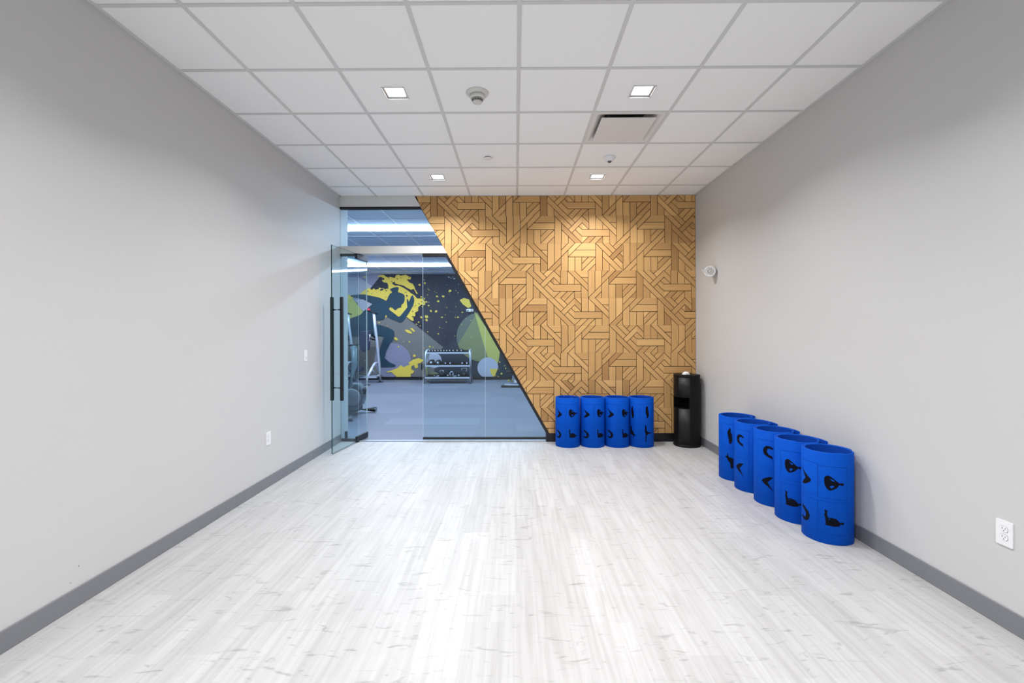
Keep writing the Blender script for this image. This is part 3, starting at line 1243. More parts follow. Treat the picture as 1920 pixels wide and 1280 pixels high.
GF = 'blue mats rolled up against the timber wall'
GR = 'blue mats rolled up along the right wall'
FY = 5.705
P4 = lambda a, b: [(DOG, a, 0.425, False), (BRIDGE, a, 0.175, False), (LOTUS, b, 0.425, False), (SEATED, b, 0.175, False)]
make_mat('rolled blue mat at the left end of the row, next to the slanted glass', (0.654, FY), GF, P4(-44, 25), 1.7, 0.05, 0, 60)
make_mat('rolled blue mat against the timber wall, second from the glass', (0.965, FY), GF, P4(-29, 41), 1.8, 0.0, 0, 70)
make_mat('rolled blue mat against the timber wall, third from the glass', (1.271, FY), GF, P4(-30, 43), 1.7, 0.05, 0, 55)
make_mat('rolled blue mat in front of the timber wall, nearest the black dispenser', (1.576, FY), GF,
         [(TALL, -43, 0.43, False), (KNEEL, -43, 0.18, True), (TALL, 29, 0.43, True), (TEE, 29, 0.18, False)], 1.8, 0.0, 0, 30)
make_mat('rolled blue mat farthest along the right wall, with two slim upright figures', (2.146, 4.435), GR,
         [(TALL, -20, 0.43, False), (KNEEL, -20, 0.19, False)], 1.6, 0.0, 0.02, -15)
make_mat('rolled blue mat second along the right wall, small bent figures and a loose outer end', (2.148, 4.1204), GR,
         [(BRIDGE, -44, 0.435, True), (DOG, -44, 0.185, True)], 1.9, 0.0, 0.045, -38)
make_mat('rolled blue mat in the middle of the five along the right wall', (2.158, 3.800), GR,
         [(BRIDGE, -18, 0.425, True), (DOG, -18, 0.18, True)], 1.9, 0.0, 0.03, -34)
make_mat('rolled blue mat just behind the nearest one, its seated figures half hidden', (2.150, 3.476), GR,
         [(LOTUS, -12, 0.42, False), (SEATED, -12, 0.175, False)], 1.75, 0.02, 0.04, -36)
make_mat('nearest rolled blue mat on the right, cross-legged figure facing the room', (2.160, 3.160), GR,
         [(DOG, -54, 0.42, False), (BRIDGE, -54, 0.175, False), (LOTUS, 13, 0.41, False), (SEATED, 13, 0.175, False)], 1.8, 0.012, 0, -10)

# ---------------------------------------------------------------- wipe dispenser in the corner
DR = 0.156
t = thing('wipe_dispenser', 'tall black cylindrical wipe dispenser standing in the corner by the timber wall', 'dispenser', (2.147, 5.702, 0))
vd = math.atan2(-5.70, -2.147)
bm = nbm()
N = 96
zl = [0.028, 0.475, 0.610, 0.862]
a_lo, a_hi = vd - math.radians(88), vd + math.radians(10)


def in_niche(a):
    return 0 <= (a - a_lo) % (2 * PI) <= (a_hi - a_lo)


for k in range(N):
    a0, a1 = vd + 2 * PI * k / N, vd + 2 * PI * (k + 1) / N
    mid = (a0 + a1) / 2
    for j in range(3):
        hole = j == 1 and in_niche(mid)
        if not hole:
            f = bm.faces.new([bm.verts.new((DR * math.cos(a), DR * math.sin(a), z)) for a, z in ((a0, zl[j]), (a1, zl[j]), (a1, zl[j + 1]), (a0, zl[j + 1]))])
            f.smooth = True
bmesh.ops.remove_doubles(bm, verts=bm.verts, dist=1e-5)
obj('body', bm, M['black_sat'], t)
bm = nbm()
ri = 0.045
for k in range(N):
    a0, a1 = vd + 2 * PI * k / N, vd + 2 * PI * (k + 1) / N
    if in_niche((a0 + a1) / 2):
        for q in (((DR, a0, zl[1]), (DR, a1, zl[1]), (ri, a1, zl[1]), (ri, a0, zl[1])),
                  ((DR, a0, zl[2]), (DR, a1, zl[2]), (ri, a1, zl[2]), (ri, a0, zl[2])),
                  ((ri, a0, zl[1]), (ri, a1, zl[1]), (ri, a1, zl[2]), (ri, a0, zl[2]))):
            bm.faces.new([bm.verts.new((r * math.cos(a), r * math.sin(a), z)) for r, a, z in q])
for a in (a_lo, a_hi):
    bm.faces.new([bm.verts.new((r * math.cos(a), r * math.sin(a), z)) for r, z in ((DR, zl[1]), (ri, zl[1]), (ri, zl[2]), (DR, zl[2]))])
obj('niche', bm, mat('niche_black', (0.003, 0.003, 0.003), 0.9, 0, 0.05), t)
bm = nbm()
add_lathe(bm, [(0, 0), (DR + 0.004, 0), (DR + 0.006, 0.004), (DR + 0.006, 0.022), (DR + 0.001, 0.029), (0, 0.029)], 72)
obj('base', bm, M['black_sat'], t)
bm = nbm()
add_lathe(bm, [(0, 0.860), (DR + 0.001, 0.860), (DR + 0.003, 0.864), (DR + 0.003, 0.882), (DR, 0.886), (0, 0.886)], 72)
obj('lid', bm, M['black_sat'], t)
bm = nbm()
da0, da1 = vd - math.radians(37), vd + math.radians(14)
n = 24
for z0, z1 in ((0.04, 0.472), (0.615, 0.855)):
    rr = [[bm.verts.new(((DR + 0.003) * math.cos(da0 + (da1 - da0) * k / n), (DR + 0.003) * math.sin(da0 + (da1 - da0) * k / n), z)) for k in range(n + 1)] for z in (z0, z1)]
    r2 = [[bm.verts.new((DR * math.cos(da0 + (da1 - da0) * k / n), DR * math.sin(da0 + (da1 - da0) * k / n), z)) for k in range(n + 1)] for z in (z0, z1)]
    for k in range(n):
        bm.faces.new((rr[0][k], rr[0][k + 1], rr[1][k + 1], rr[1][k])).smooth = True
        bm.faces.new((rr[1][k], rr[1][k + 1], r2[1][k + 1], r2[1][k]))
        bm.faces.new((r2[0][k], r2[0][k + 1], rr[0][k + 1], rr[0][k]))
    for k in (0, n):
        bm.faces.new((rr[0][k], rr[1][k], r2[1][k], r2[0][k]))
obj('door', bm, mat('satin_black_door', (0.010, 0.010, 0.011), 0.46, 0, 0.35), t)
bm = nbm()
rg = random.Random(5)
add_lathe(bm, [(0.046, 0.0), (0.044, 0.012), (0.034, 0.026), (0.018, 0.033), (0, 0.034)], 22)
for v in bm.verts:
    k = 1 + rg.uniform(-0.16, 0.16)
    v.co = Vector((v.co.x * k - 0.02, v.co.y * 0.7 * k - 0.03, 0.886 + v.co.z * k))
tw_ = obj('wipe', bm, M['tissue'], t)
tw_['label'] = 'white wipe poking out of the lid'

# ---------------------------------------------------------------- the gym beyond the glass
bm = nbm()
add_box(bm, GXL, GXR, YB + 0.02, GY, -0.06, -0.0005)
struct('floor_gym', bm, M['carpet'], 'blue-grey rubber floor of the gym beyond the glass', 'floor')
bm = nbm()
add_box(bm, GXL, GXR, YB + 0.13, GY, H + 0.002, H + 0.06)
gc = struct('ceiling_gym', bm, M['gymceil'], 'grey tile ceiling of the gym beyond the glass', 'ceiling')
bm = nbm()
x = -6.2
while x < GXR:
    add_box(bm, x - 0.007, x + 0.007, YB + 0.15, GY, H - 0.002, H + 0.003)
    x += U
y = 7.085
while y < GY:
    add_box(bm, GXL, GXR, y - 0.007, y + 0.007, H - 0.0015, H + 0.003)
    y += 2 * U
obj('ceiling_grid', bm, M['gymgrid'], gc)
bm = nbm()
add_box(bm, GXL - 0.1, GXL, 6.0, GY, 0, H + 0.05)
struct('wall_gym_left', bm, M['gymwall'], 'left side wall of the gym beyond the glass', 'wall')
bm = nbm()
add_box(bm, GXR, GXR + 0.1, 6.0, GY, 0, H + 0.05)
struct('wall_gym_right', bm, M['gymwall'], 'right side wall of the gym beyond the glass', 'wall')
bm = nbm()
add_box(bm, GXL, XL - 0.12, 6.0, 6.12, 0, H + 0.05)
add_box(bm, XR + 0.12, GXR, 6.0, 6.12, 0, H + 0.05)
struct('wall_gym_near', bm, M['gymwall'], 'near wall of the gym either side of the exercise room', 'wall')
bm = nbm()
add_box(bm, GXL, GXR, GY, GY + 0.1, 0, H + 0.05)
struct('wall_gym_back', bm, M['gymwall'], 'far wall of the gym that carries the mural', 'wall')
bm = nbm()
add_box(bm, GXL, GXR, GY - 0.025, GY, 0, 0.09)
struct('baseboard_gym', bm, M['black'], 'black baseboard under the mural', 'baseboard')

# strip lights
SL = ['long linear strip light nearest the glass on the gym ceiling', 'long linear strip light over the far end of the gym']
HANG = 0.022
for i, y in enumerate((7.60, 11.70)):
    t = thing('strip_light', SL[i], 'ceiling light', (0, y, H - 0.002 - HANG), 0, 'linear strip lights in the gym')
    bm = nbm()
    add_box(bm, -6.0, 3.6, -0.035, 0.035, -0.034, 0.008, 1)
    bm.faces.ensure_lookup_table()
    bm.faces[0].material_index = 0
    bm.faces[1].material_index = 2
    obj('diffuser', bm, [M['strip'], M['strip_side'], M['strip_top']], t)
    for x in (-5.4, -3.6, -1.8, 0.0, 1.8, 3.4):
        bm = nbm()
        add_tube(bm, [(x, 0, 0.008), (x, 0, HANG)], 0.002, 6)
        obj('hanger_cable', bm, M['silver'], t)
t = thing('strip_light', 'short strip light running lengthwise, seen at the left through the sidelight', 'ceiling light', (-4.04, 11.15, H - 0.006), math.radians(-8), 'linear strip lights in the gym')
bm = nbm()
add_box(bm, -0.04, 0.04, -0.33, 0.33, -0.035, -0.004, 1)
bm.faces.ensure_lookup_table()
bm.faces[0].material_index = 0
obj('diffuser', bm, [M['strip'], M['strip_side']], t)
bm = nbm()
add_box(bm, -0.05, 0.05, -0.335, 0.335, -0.004, 0.002)
obj('housing', bm, M['silver'], t)

# ---- mural
KP = 0.016064


def mp_(px, py):
    return ((px - 960.44) * KP - 0.0943, 1.4138 + (624 - py) * KP + 0.003)


mural = thing('wall_mural', 'painted mural of a running figure over yellow splashes on the far gym wall', 'mural', (0, GY, 0))
MZ = [0.0]
MC = dict(
    navy=mat('mural_navy', srgb(31, 32, 49), 0.7), slate=mat('mural_slate', srgb(41, 48, 61), 0.7),
    grey=mat('mural_grey', srgb(106, 104, 101), 0.7), greyd=mat('mural_dark_grey', srgb(83, 80, 77), 0.7),
    lav=mat('mural_lavender', srgb(124, 124, 144), 0.7), pale=mat('mural_pale', srgb(158, 157, 166), 0.7),
    yel=mat('mural_yellow', srgb(212, 185, 72), 0.7), yelg=mat('mural_yellow_green', srgb(171, 169, 86), 0.7),
    olive=mat('mural_olive', srgb(119, 124, 86), 0.7), teal=mat('mural_teal', srgb(22, 54, 70), 0.7),
    teal2=mat('mural_deep_teal', srgb(18, 40, 52), 0.7), olived=mat('mural_dark_olive', srgb(90, 99, 88), 0.7),
    white=mat('mural_white', srgb(167, 171, 184), 0.7))


def layer(name, polys, mkey, kind=None):
    MZ[0] += 0.0012
    d = -MZ[0]
    if not kind and len(polys) > 1:          # each painted shape a part of its own
        for po in polys:
            MZ[0] -= 0.0012
            layer(name, [po], mkey)
        return
    bm = nbm()
    for po in polys:
        vs = [Vector((*mp_(px, py), 0)) for px, py in po]
        fl = [bm.verts.new((v.x, d, min(max(v.y, 0.085), H - 0.002))) for v in vs]
        for tri in tessellate_polygon([vs]):
            try:
                bm.faces.new([fl[i] for i in tri])
            except ValueError:
                pass
    o = obj(name, bm, MC[mkey], mural)
    if kind:
        o['kind'] = kind
    return o


def circ(cx, cy, r, ry=None, n=40):
    ry = ry or r
    return [(cx + r * math.cos(2 * PI * k / n), cy + ry * math.sin(2 * PI * k / n)) for k in range(n)]


mr = random.Random(21)


def blob(cx, cy, rx, ry, n=14, j=0.35, rot=0):
    out = []
    for k in range(n):
        a = 2 * PI * k / n
        q = 1 + mr.uniform(-j, j)
        u, v = rx * q * math.cos(a), ry * q * math.sin(a)
        out.append((cx + u * math.cos(rot) - v * math.sin(rot), cy + u * math.sin(rot) + v * math.cos(rot)))
    return out


def c7(pts):      # traced at 9.844 x
    return [(640 + x / 9.844, 510 + y / 9.844) for x, y in pts]


def c2(pts):
    return [(600 + x / 4.923, 600 + y / 4.923) for x, y in pts]


layer('navy_ground', [[(575, 500), (1150, 500), (1150, 720), (575, 720)]], 'navy')
layer('slate_field', [[(833, 652), (897, 592), (1000, 592), (1000, 720), (800, 720), (800, 690)]], 'slate')
layer('grey_field', [[(575, 575), (722, 594), (758, 592), (831, 651.5), (818, 664), (812, 720), (575, 720)]], 'grey')
layer('dark_grey_field', [c2([(240, 300), (330, 270), (520, 240), (480, 420), (360, 540), (240, 540)])], 'greyd')
layer('lavender_field', [[(575, 505), (716, 505), (697, 537), (660, 575), (575, 600)]], 'lav')
layer('pale_triangle', [c7([(-300, 40), (355, 110), (565, 265), (450, 350), (340, 430), (-300, 430)])], 'pale')
layer('yellow_green_field', [c7([(-300, 490), (200, 480), (330, 640), (400, 740), (350, 790), (140, 870), (-300, 900)])], 'yelg')
layer('pale_quad', [c7([(250, 510), (390, 500), (570, 590), (400, 730), (330, 640), (290, 560)])], 'pale')
layer('circle', [circ(736, 677, 34)], 'lav')
layer('circle', [circ(902, 632, 46)], 'olive')
layer('circle_overlap', [[p for p in circ(902, 632, 46) if True and p[1] < 652 and p[0] < 896]], 'olived')
layer('yellow_triangle', [[(889, 583), (948, 664), (936, 672), (926, 707), (905, 640)]], 'yelg')
layer('circle', [circ(814, 676, 14)], 'white')
layer('circle', [circ(914.5, 690, 19.5)], 'white')
layer('yellow_wedge', [[(918, 692), (934, 692), (935, 700), (926, 707), (921, 702)]], 'yel')
layer('circle', [circ(813.5, 703, 7.5, 6), circ(801, 694, 3.5, 12)], 'olive')
layer('circle', [circ(838, 692, 4.5)], 'slate')
layer('teal_corner', [[(937, 660), (1010, 700), (1010, 712), (927, 710), (934, 690)]], 'teal2')
layer('paint_splash', [c7([(340, 410), (400, 350), (520, 290), (560, 330), (600, 300), (640, 330), (700, 285), (740, 300), (800, 300), (860, 310), (870, 250), (850, 200), (780, 190), (750, 150), (800, 140), (790, 110), (730, 90), (670, 90), (690, 65), (780, 50), (850, 100), (900, 90), (990, 110), (1010, 60), (1060, 50), (1100, 70), (1190, 50), (1230, 75), (1290, 95), (1280, 140), (1210, 130), (1250, 190), (1320, 220), (1350, 270), (1370, 330), (1415, 405), (1390, 405), (1340, 310), (1290, 330), (1210, 290), (1150, 250), (1060, 230), (960, 200), (930, 210), (990, 250), (1060, 250), (1130, 280), (1210, 330), (1300, 400), (1350, 430), (1400, 490), (1500, 490), (1560, 560), (1530, 620), (1480, 600), (1420, 650), (1420, 720), (1360, 750), (1370, 800), (1330, 850), (1340, 900), (1300, 900), (1210, 830), (1100, 900), (1000, 800), (900, 760), (810, 850), (800, 600), (700, 500), (560, 460), (440, 430)]),
                       c2([(610, 480), (660, 465), (720, 440), (745, 415), (770, 435), (830, 410), (815, 395), (860, 365), (910, 352), (960, 370), (930, 395), (900, 405), (905, 440), (880, 448), (865, 415), (845, 425), (840, 455), (870, 470), (860, 490), (835, 500), (838, 530), (710, 530), (680, 500), (655, 480), (620, 485)]),
                       c7([(1165, 1075), (1210, 1060), (1260, 1080), (1310, 1120), (1290, 1140), (1220, 1120)]), c7([(1262, 1040), (1310, 1035), (1365, 1095), (1330, 1105)]), c7([(970, 1210), (1010, 1205), (1045, 1245), (1030, 1270), (990, 1250)]),
                       [(862, 563), (870, 559), (880, 562), (884, 575), (878, 578), (868, 571)],
                       c7([(75, 440), (140, 420), (190, 440), (230, 480), (150, 495), (75, 495)])], 'yel')
spk = []
for px, py, r in ((716, 543, 2.6), (709, 541, 1.6), (722, 541, 1.8), (724, 545, 1.2), (690, 546, 1.0), (763, 554.5, 1.6), (761, 548, 0.9), (723.5, 557, 0.9), (739, 530, 1.7), (735, 528, 1.2), (729, 521, 1.2), (786, 570, 1.2), (788, 580, 1.3),
                  (774, 584, 1.1), (774, 594, 1.8), (779, 601, 1.2), (741, 517, 1.1), (745, 523, 1.2), (752, 521, 0.8), (759, 515, 1.0), (768, 520, 0.9), (780, 573, 0.9), (782, 590, 1.5), (791, 566, 1.0), (777, 575, 0.8), (697, 550, 0.8), (728, 540, 1.0)):
    spk.append(blob(px, py, r * 1.3, r * 0.8, 9, 0.3, mr.uniform(-0.6, 0.9)))
layer('splash_gap', spk, 'navy', 'stuff')
drp = []
for px, py, r in ((787, 534, 2.4), (797, 531, 2.2), (844, 546, 2.8), (820, 556, 2.2), (831, 556, 2.4), (822, 565, 2.5), (818, 584, 2.8), (808, 583, 2.4), (800, 594, 3.4), (800, 600, 2.4), (790, 595, 2.0), (829, 595, 2.0), (859, 595, 1.8), (837, 604, 1.2), (854, 595, 1.0),
                  (824, 614, 1.2), (822, 626, 1.5), (802, 622, 1.4), (806, 650, 2.2), (812, 651, 1.3), (768, 641, 1.6), (757, 641, 1.0), (795, 653, 1.1), (742, 635, 2.8), (747, 650, 1.8), (777, 667, 3.0), (726, 611, 0.9), (711, 605, 1.6), (678, 594, 1.7), (680, 604, 1.7), (680, 614, 1.5), (684, 519, 1.8),
                  (867, 586, 1.5), (853, 630, 0.9), (866, 609, 1.0), (883, 601, 0.9), (884, 632, 0.8), (874, 598, 0.8), (895, 597, 0.7), (803, 542, 0.9), (805, 544, 0.9), (802, 553, 1.1), (815, 547, 0.9), (819, 549, 0.8), (855, 545, 1.0), (859, 549, 1.0), (838, 577, 0.9), (855, 575, 0.9), (835, 590, 0.8), (797, 571, 1.0), (805, 640, 0.6),
                  (790, 557, 1.6), (796, 560, 1.8), (800, 566, 2.0), (804, 573, 1.8), (792, 575, 1.4), (937, 679, 1.4), (946, 686, 1.0), (948, 691, 1.4), (935, 693, 0.7), (940, 701, 2.0), (934, 707, 1.8), (930, 705, 1.0), (785, 604, 1.6), (781, 608, 1.2), (788, 611, 1.1), (770, 590, 1.2), (684, 676, 0.9), (690, 658, 1.0)):
    drp.append(blob(px, py, r, r * 0.75, 10, 0.28, mr.uniform(0, 1.2)))
for k in range(120):
    px, py = mr.uniform(700, 960), mr.uniform(516, 700)
    drp.append(blob(px, py, mr.uniform(0.25, 0.55), mr.uniform(0.2, 0.45), 7, 0.2))
layer('paint_drops', drp, 'yel', 'stuff')
layer('white_drops', [blob(px, py, r, r * 0.8, 9, 0.25) for px, py, r in ((842, 520, 1.6), (846, 522, 1.0), (852, 523, 1.8), (850, 520, 0.9), (796, 525, 1.0), (860, 533, 0.8), (838, 535, 0.7), (804, 567, 0.9))], 'white', 'stuff')
fig = c7([(165, 430), (210, 422), (330, 412), (430, 412), (560, 440), (700, 470), (770, 500), (830, 530), (850, 500), (870, 450), (900, 400), (940, 380), (920, 345), (895, 325), (920, 305), (960, 290), (1000, 278), (1050, 278), (1065, 300), (1050, 345), (1045, 370), (1100, 385), (1150, 410), (1172, 440), (1172, 520), (1155, 570), (1110, 610), (1105, 655), (1060, 665), (1020, 690), (1015, 705), (980, 700), (940, 660), (905, 650), (885, 670), (890, 700), (940, 735), (1000, 780), (1055, 825), (1085, 815), (1150, 740), (1220, 650), (1215, 590), (1210, 540), (1215, 490), (1235, 510), (1245, 550), (1260, 530), (1290, 450), (1320, 430), (1345, 480), (1350, 530), (1330, 620), (1290, 690), (1250, 760), (1200, 830), (1150, 890), (1105, 935), (1050, 915), (960, 880), (870, 840), (820, 790), (800, 840), (770, 880), (700, 885), (630, 890), (640, 960), (740, 985), (850, 1020), (950, 1070), (975, 1100), (975, 1170), (950, 1260)]) + \
    [(732, 642.7), (724, 659), (720.9, 671), (730, 679), (742, 684.3), (740, 687.7), (713.7, 688.4), (708.7, 685.3), (710.7, 671), (711.7, 654.8), (716.8, 640.6), (719.8, 630.5), (705.6, 628.4), (677, 632), (640, 628), (625, 622), (625, 606), (654, 598), (675.6, 590), (680.6, 585), (690.8, 577), (698, 570), (688.8, 562.8), (679.6, 559.8), (665, 557.7), (658, 556)]
layer('runner_silhouette', [fig], 'teal')

# emergency light and outlet on the mural wall
t = thing('emergency_light', 'small white emergency light high on the mural wall', 'emergency light', (-1.362, GY - 0.04, 2.085))
bm = nbm()
add_prism(bm, round_rect(0.105, 0.042, 0.03), lambda u, v, d: (u, -d, v), -0.004, 0.05)
obj('case', bm, M['white'], t, 0.006)
bm = nbm()
for s in (-1, 1):
    add_lathe(bm, [(0.03, 0), (0.034, 0.02), (0, 0.028)], 20, Matrix.Translation((s * 0.06, -0.05, 0.0)) @ Matrix.Rotation(PI / 2, 4, 'X'))
obj('lamp_head', bm, M['chrome'], t)
t = thing('wall_outlet', 'black outlet low on the mural wall left of the dumbbell rack', 'wall outlet', (-2.79, GY - 0.034, 0.40))
bm = nbm()
add_prism(bm, round_rect(0.045, 0.085, 0.006), WF, -0.003, 0.008)
obj('cover_plate', bm, M['black'], t)
bm = nbm()
for s in (-1, 1):
    add_prism(bm, [(0.016 * math.cos(2 * PI * k / 16), s * 0.022 + 0.014 * math.sin(2 * PI * k / 16)) for k in range(16)], WF, 0.006, 0.011)
obj('receptacle', bm, M['rubber'], t)

# ---- dumbbell rack
RX, RY = -1.896, 12.60
rk = thing('dumbbell_rack', 'three-tier silver dumbbell rack in front of the mural', 'rack', (RX, RY, 0))
HW = 0.635
for s in (-1, 1):
    bm = nbm()
    add_tube(bm, arc_pts([(s * HW, 0.02, 0.012), (s * (HW - 0.01), 0.10, 0.82), (s * (HW - 0.03), 0.16, 0.91), (s * (HW - 0.03), 0.46, 0.93)]), 0.026)
    add_tube(bm, [(s * HW, 0.50, 0.012), (s * (HW - 0.02), 0.44, 0.92)], 0.022)
    e = obj('end_frame', bm, M['silver'], rk)
    bm = nbm()
    for yy in (0.02, 0.50):
        add_lathe(bm, [(0, 0), (0.05, 0), (0.05, 0.008), (0.03, 0.014), (0, 0.014)], 20, Matrix.Translation((s * HW, yy, 0)))
    obj('foot', bm, M['rubber'], e)
SH = [(0.865, 0.12), (0.505, 0.07), (0.175, 0.03)]
for z, y0 in SH:
    bm = nbm()
    add_box(bm, -HW + 0.01, HW - 0.01, y0 - 0.02, y0 + 0.02, z - 0.038, z)
    add_box(bm, -HW + 0.01, HW - 0.01, y0 + 0.30, y0 + 0.34, z - 0.02, z + 0.03)
    sh = obj('shelf', bm, M['silver'], rk, 0.004)
    bm = nbm()
    add_box(bm, -HW + 0.01, HW - 0.01, y0 + 0.02, y0 + 0.30, z - 0.02, z + 0.012)
    add_box(bm, -HW + 0.01, HW - 0.01, y0 + 0.288, y0 + 0.30, z + 0.012, z + 0.05)
    obj('tray', bm, M['rubber'], sh)
bm = nbm()
add_tube(bm, [(-HW + 0.14, 0.1, 0.07), (HW - 0.1, 0.1, 0.07)], 0.025)
add_box(bm, -HW + 0.02, HW - 0.02, 0.10, 0.40, 0.09, 0.10)
obj('lower_bar', bm, M['silver'], rk)


def rx(px):
    return (px - 960.44) * 0.01482 - 0.087


def hexhead(bm, y0, y1, r):
    for (ya, yb, ra, rb) in ((y0, y0 + 0.012, r * 0.82, r), (y0 + 0.012, y1 - 0.012, r, r), (y1 - 0.012, y1, r, r * 0.82)):
        A = [bm.verts.new((ra * math.sin(PI / 3 * k + PI / 6), ya, r * 0.87 + ra * math.cos(PI / 3 * k + PI / 6) * 1.0)) for k in range(6)]
        B = [bm.verts.new((rb * math.sin(PI / 3 * k + PI / 6), yb, r * 0.87 + rb * math.cos(PI / 3 * k + PI / 6) * 1.0)) for k in range(6)]
        for k in range(6):
            bm.faces.new((A[k], A[(k + 1) % 6], B[(k + 1) % 6], B[k]))
        if ya == y0:
            bm.faces.new(A)
        if yb == y1:
            bm.faces.new(B[::-1])


def make_dumbbell(label, x, y, z, r, l, group):
    t = thing('dumbbell', label, 'dumbbell', (x, y, z), 0, group)
    hl = l * 0.32
    for y0, y1 in ((0, hl), (l - hl, l)):
        bm = nbm()
        hexhead(bm, y0, y1, r)
        # rest the hexagon on a point-down side
        o = obj('weight', bm, M['rubber'], t)
        bm = nbm()
        yy = y0 - 0.001 if y0 == 0 else y1 - 0.003
        add_lathe(bm, [(0, 0), (r * 0.42, 0), (r * 0.36, 0.004), (0, 0.004)], 16, Matrix.Translation((0, yy + 0.004, r * 0.87)) @ Matrix.Rotation(PI / 2, 4, 'X'))
        obj('end_cap', bm, M['silver'], o)
    bm = nbm()
    add_tube(bm, [(0, hl, r * 0.87), (0, l - hl, r * 0.87)], min(0.016, r * 0.4))
    obj('handle', bm, M['chrome'], t)
    return t


ORD = ['first', 'second', 'third', 'fourth', 'fifth', 'sixth', 'seventh', 'eighth', 'ninth', 'tenth', 'eleventh']
tops = [803.4, 808.6, 813.7, 819.3, 825.0, 830.6, 836.0, 841.4, 848.2, 855.4, 863.6]
for i, px in enumerate(tops):
    r = 0.0335 + 0.0013 * i
    if i == 0:
        lab = 'smallest black dumbbell, at the left end of the rack\'s top tier'
    elif i == 10:
        lab = 'largest black dumbbell of the top tier, at its right end'
    else:
        lab = 'small black dumbbell, %s from the left on the rack\'s top tier' % ORD[i]
    make_dumbbell(lab, rx(px), RY + 0.145, 0.8785, r, 0.16 + 0.006 * i, 'dumbbells on the top tier of the rack')
mids = [(806.5, 0.078), (819.3, 0.072), (833.7, 0.05), (842.7, 0.05), (865.6, 0.052), (874.4, 0.052)]
ML = ['big black hex dumbbell at the left end of the rack\'s middle tier', 'big black hex dumbbell, second on the rack\'s middle tier', 'black dumbbell left of centre on the middle tier',
      'black dumbbell at the centre of the rack\'s middle tier', 'black dumbbell on the middle tier, second from the right end', 'black dumbbell at the right end of the middle tier']
for (px, r), lab in zip(mids, ML):
    make_dumbbell(lab, rx(px), RY + 0.095, 0.5185, r, 0.255, 'dumbbells on the middle tier of the rack')
for px, r, lab in ((813.3, 0.034, 'small black dumbbell on the bottom tier, left of the kettlebells'), (838.6, 0.045, 'small dumbbell on the bottom tier beside the silver ring handle'), (859.4, 0.048, 'small dumbbell on the bottom tier beside the tallest kettlebell')):
    make_dumbbell(lab, rx(px), RY + 0.055, 0.1885, r, 0.2, 'dumbbells on the bottom tier of the rack')


def make_kettlebell(label, x, y, z, r, hh, hw, tilt=0):
    t = thing('kettlebell', label, 'kettlebell', (x, y, z), 0, 'kettlebells on the bottom tier of the rack')
    t.rotation_euler = (0, tilt, 0)
    bm = nbm()
    add_lathe(bm, [(0, 0), (r * 0.7, 0), (r * 0.95, r * 0.4), (r, r * 0.9), (r * 0.85, r * 1.4), (r * 0.5, r * 1.75), (0, r * 1.85)], 24)
    obj('bell', bm, M['rubber'], t)
    bm = nbm()
    add_tube(bm, arc_pts([(-r * 0.6, 0, r * 1.5), (-hw, 0, hh * 0.85), (-hw * 0.8, 0, hh), (hw * 0.8, 0, hh), (hw, 0, hh * 0.85), (r * 0.6, 0, r * 1.5)]), 0.014)
    obj('handle', bm, M['chrome'], t)
    return t


make_kettlebell('short black kettlebell with silver handle at the left of the bottom tier', rx(826.6), RY + 0.15, 0.188, 0.056, 0.17, 0.055)
make_kettlebell('black kettlebell with tall wide silver handle at the right of the bottom tier', rx(869.1), RY + 0.15, 0.188, 0.066, 0.235, 0.075)
t = thing('grip_ring', 'upright silver ring handle in the middle of the bottom tier', 'handle', (rx(845.4), RY + 0.1, 0.1885), math.radians(15), 'loose handles on the bottom tier')
bm = nbm()
add_tube(bm, [(0.045 * math.cos(2 * PI * k / 20), 0, 0.076 + 0.062 * math.sin(2 * PI * k / 20)) for k in range(21)], 0.011, 10)
obj('ring', bm, M['silver'], t)
bm = nbm()
add_tube(bm, [(-0.03, -0.002, 0.021), (0.03, -0.002, 0.021)], 0.019, 12)
obj('sleeve', bm, M['rubber'], t)
for px, lab in ((818.9, 'silver carabiner clip lying left of the short kettlebell'), (851.6, 'silver carabiner clip lying right of the ring handle')):
    bm = nbm()
    add_tube(bm, [(0.045 * math.cos(2 * PI * k / 16), 0.02 * math.sin(2 * PI * k / 16), 0.01 + 0.012 * (1 + math.cos(2 * PI * k / 16)) / 2) for k in range(17)], 0.008, 8)
    o = obj('carabiner_clip', bm, M['silver'], None, loc=(rx(px), RY + 0.085, 0.1885))
    tag(o, lab, 'clip', 'loose clips on the bottom tier')

# ---- two upright strength machines
ms = thing('strength_machine', 'silver strength machine with leaning post, seen in the open doorway', 'exercise machine', (-3.95, 12.25, 0), 0, 'strength machines by the mural')


def mpt(px, py, y):      # photo position at depth y -> local point of the machine
    return ((px - 960.44) / 850.35 * y - 0.0069 * y + 3.95, y - 12.25, 1.4138 + (624 - py) / 850.35 * y)


bm = nbm()
add_tube(bm, [mpt(712.5, 714.5, 13.0), mpt(710.5, 690, 12.95), mpt(706, 640, 12.85), mpt(702.5, 610, 12.8), mpt(700.5, 586, 12.8)], 0.04)
obj('upright_post', bm, M['silver'], ms)
bm = nbm()
add_tube(bm, [mpt(683, 583.2, 12.7), mpt(694, 583.5, 12.72), mpt(708, 588, 12.78)], 0.020)
cb = obj('crossbar', bm, M['rubber'], ms)
bm = nbm()
a_ = Vector(mpt(691, 580.2, 12.72))
add_lathe(bm, [(0, -0.02), (0.055, -0.02), (0.03, 0.03), (0, 0.035)], 18, Matrix.Translation(a_))
t_ = obj('crossbar_knob', bm, M['red'], cb)
t_['label'] = 'red knob'
bm = nbm()
po = [(678 - 1.5, 620.5), (693.5, 620.5), (693, 640), (691.5, 654), (688, 658.5), (683, 659.8), (678, 658), (674, 652), (672, 636)]
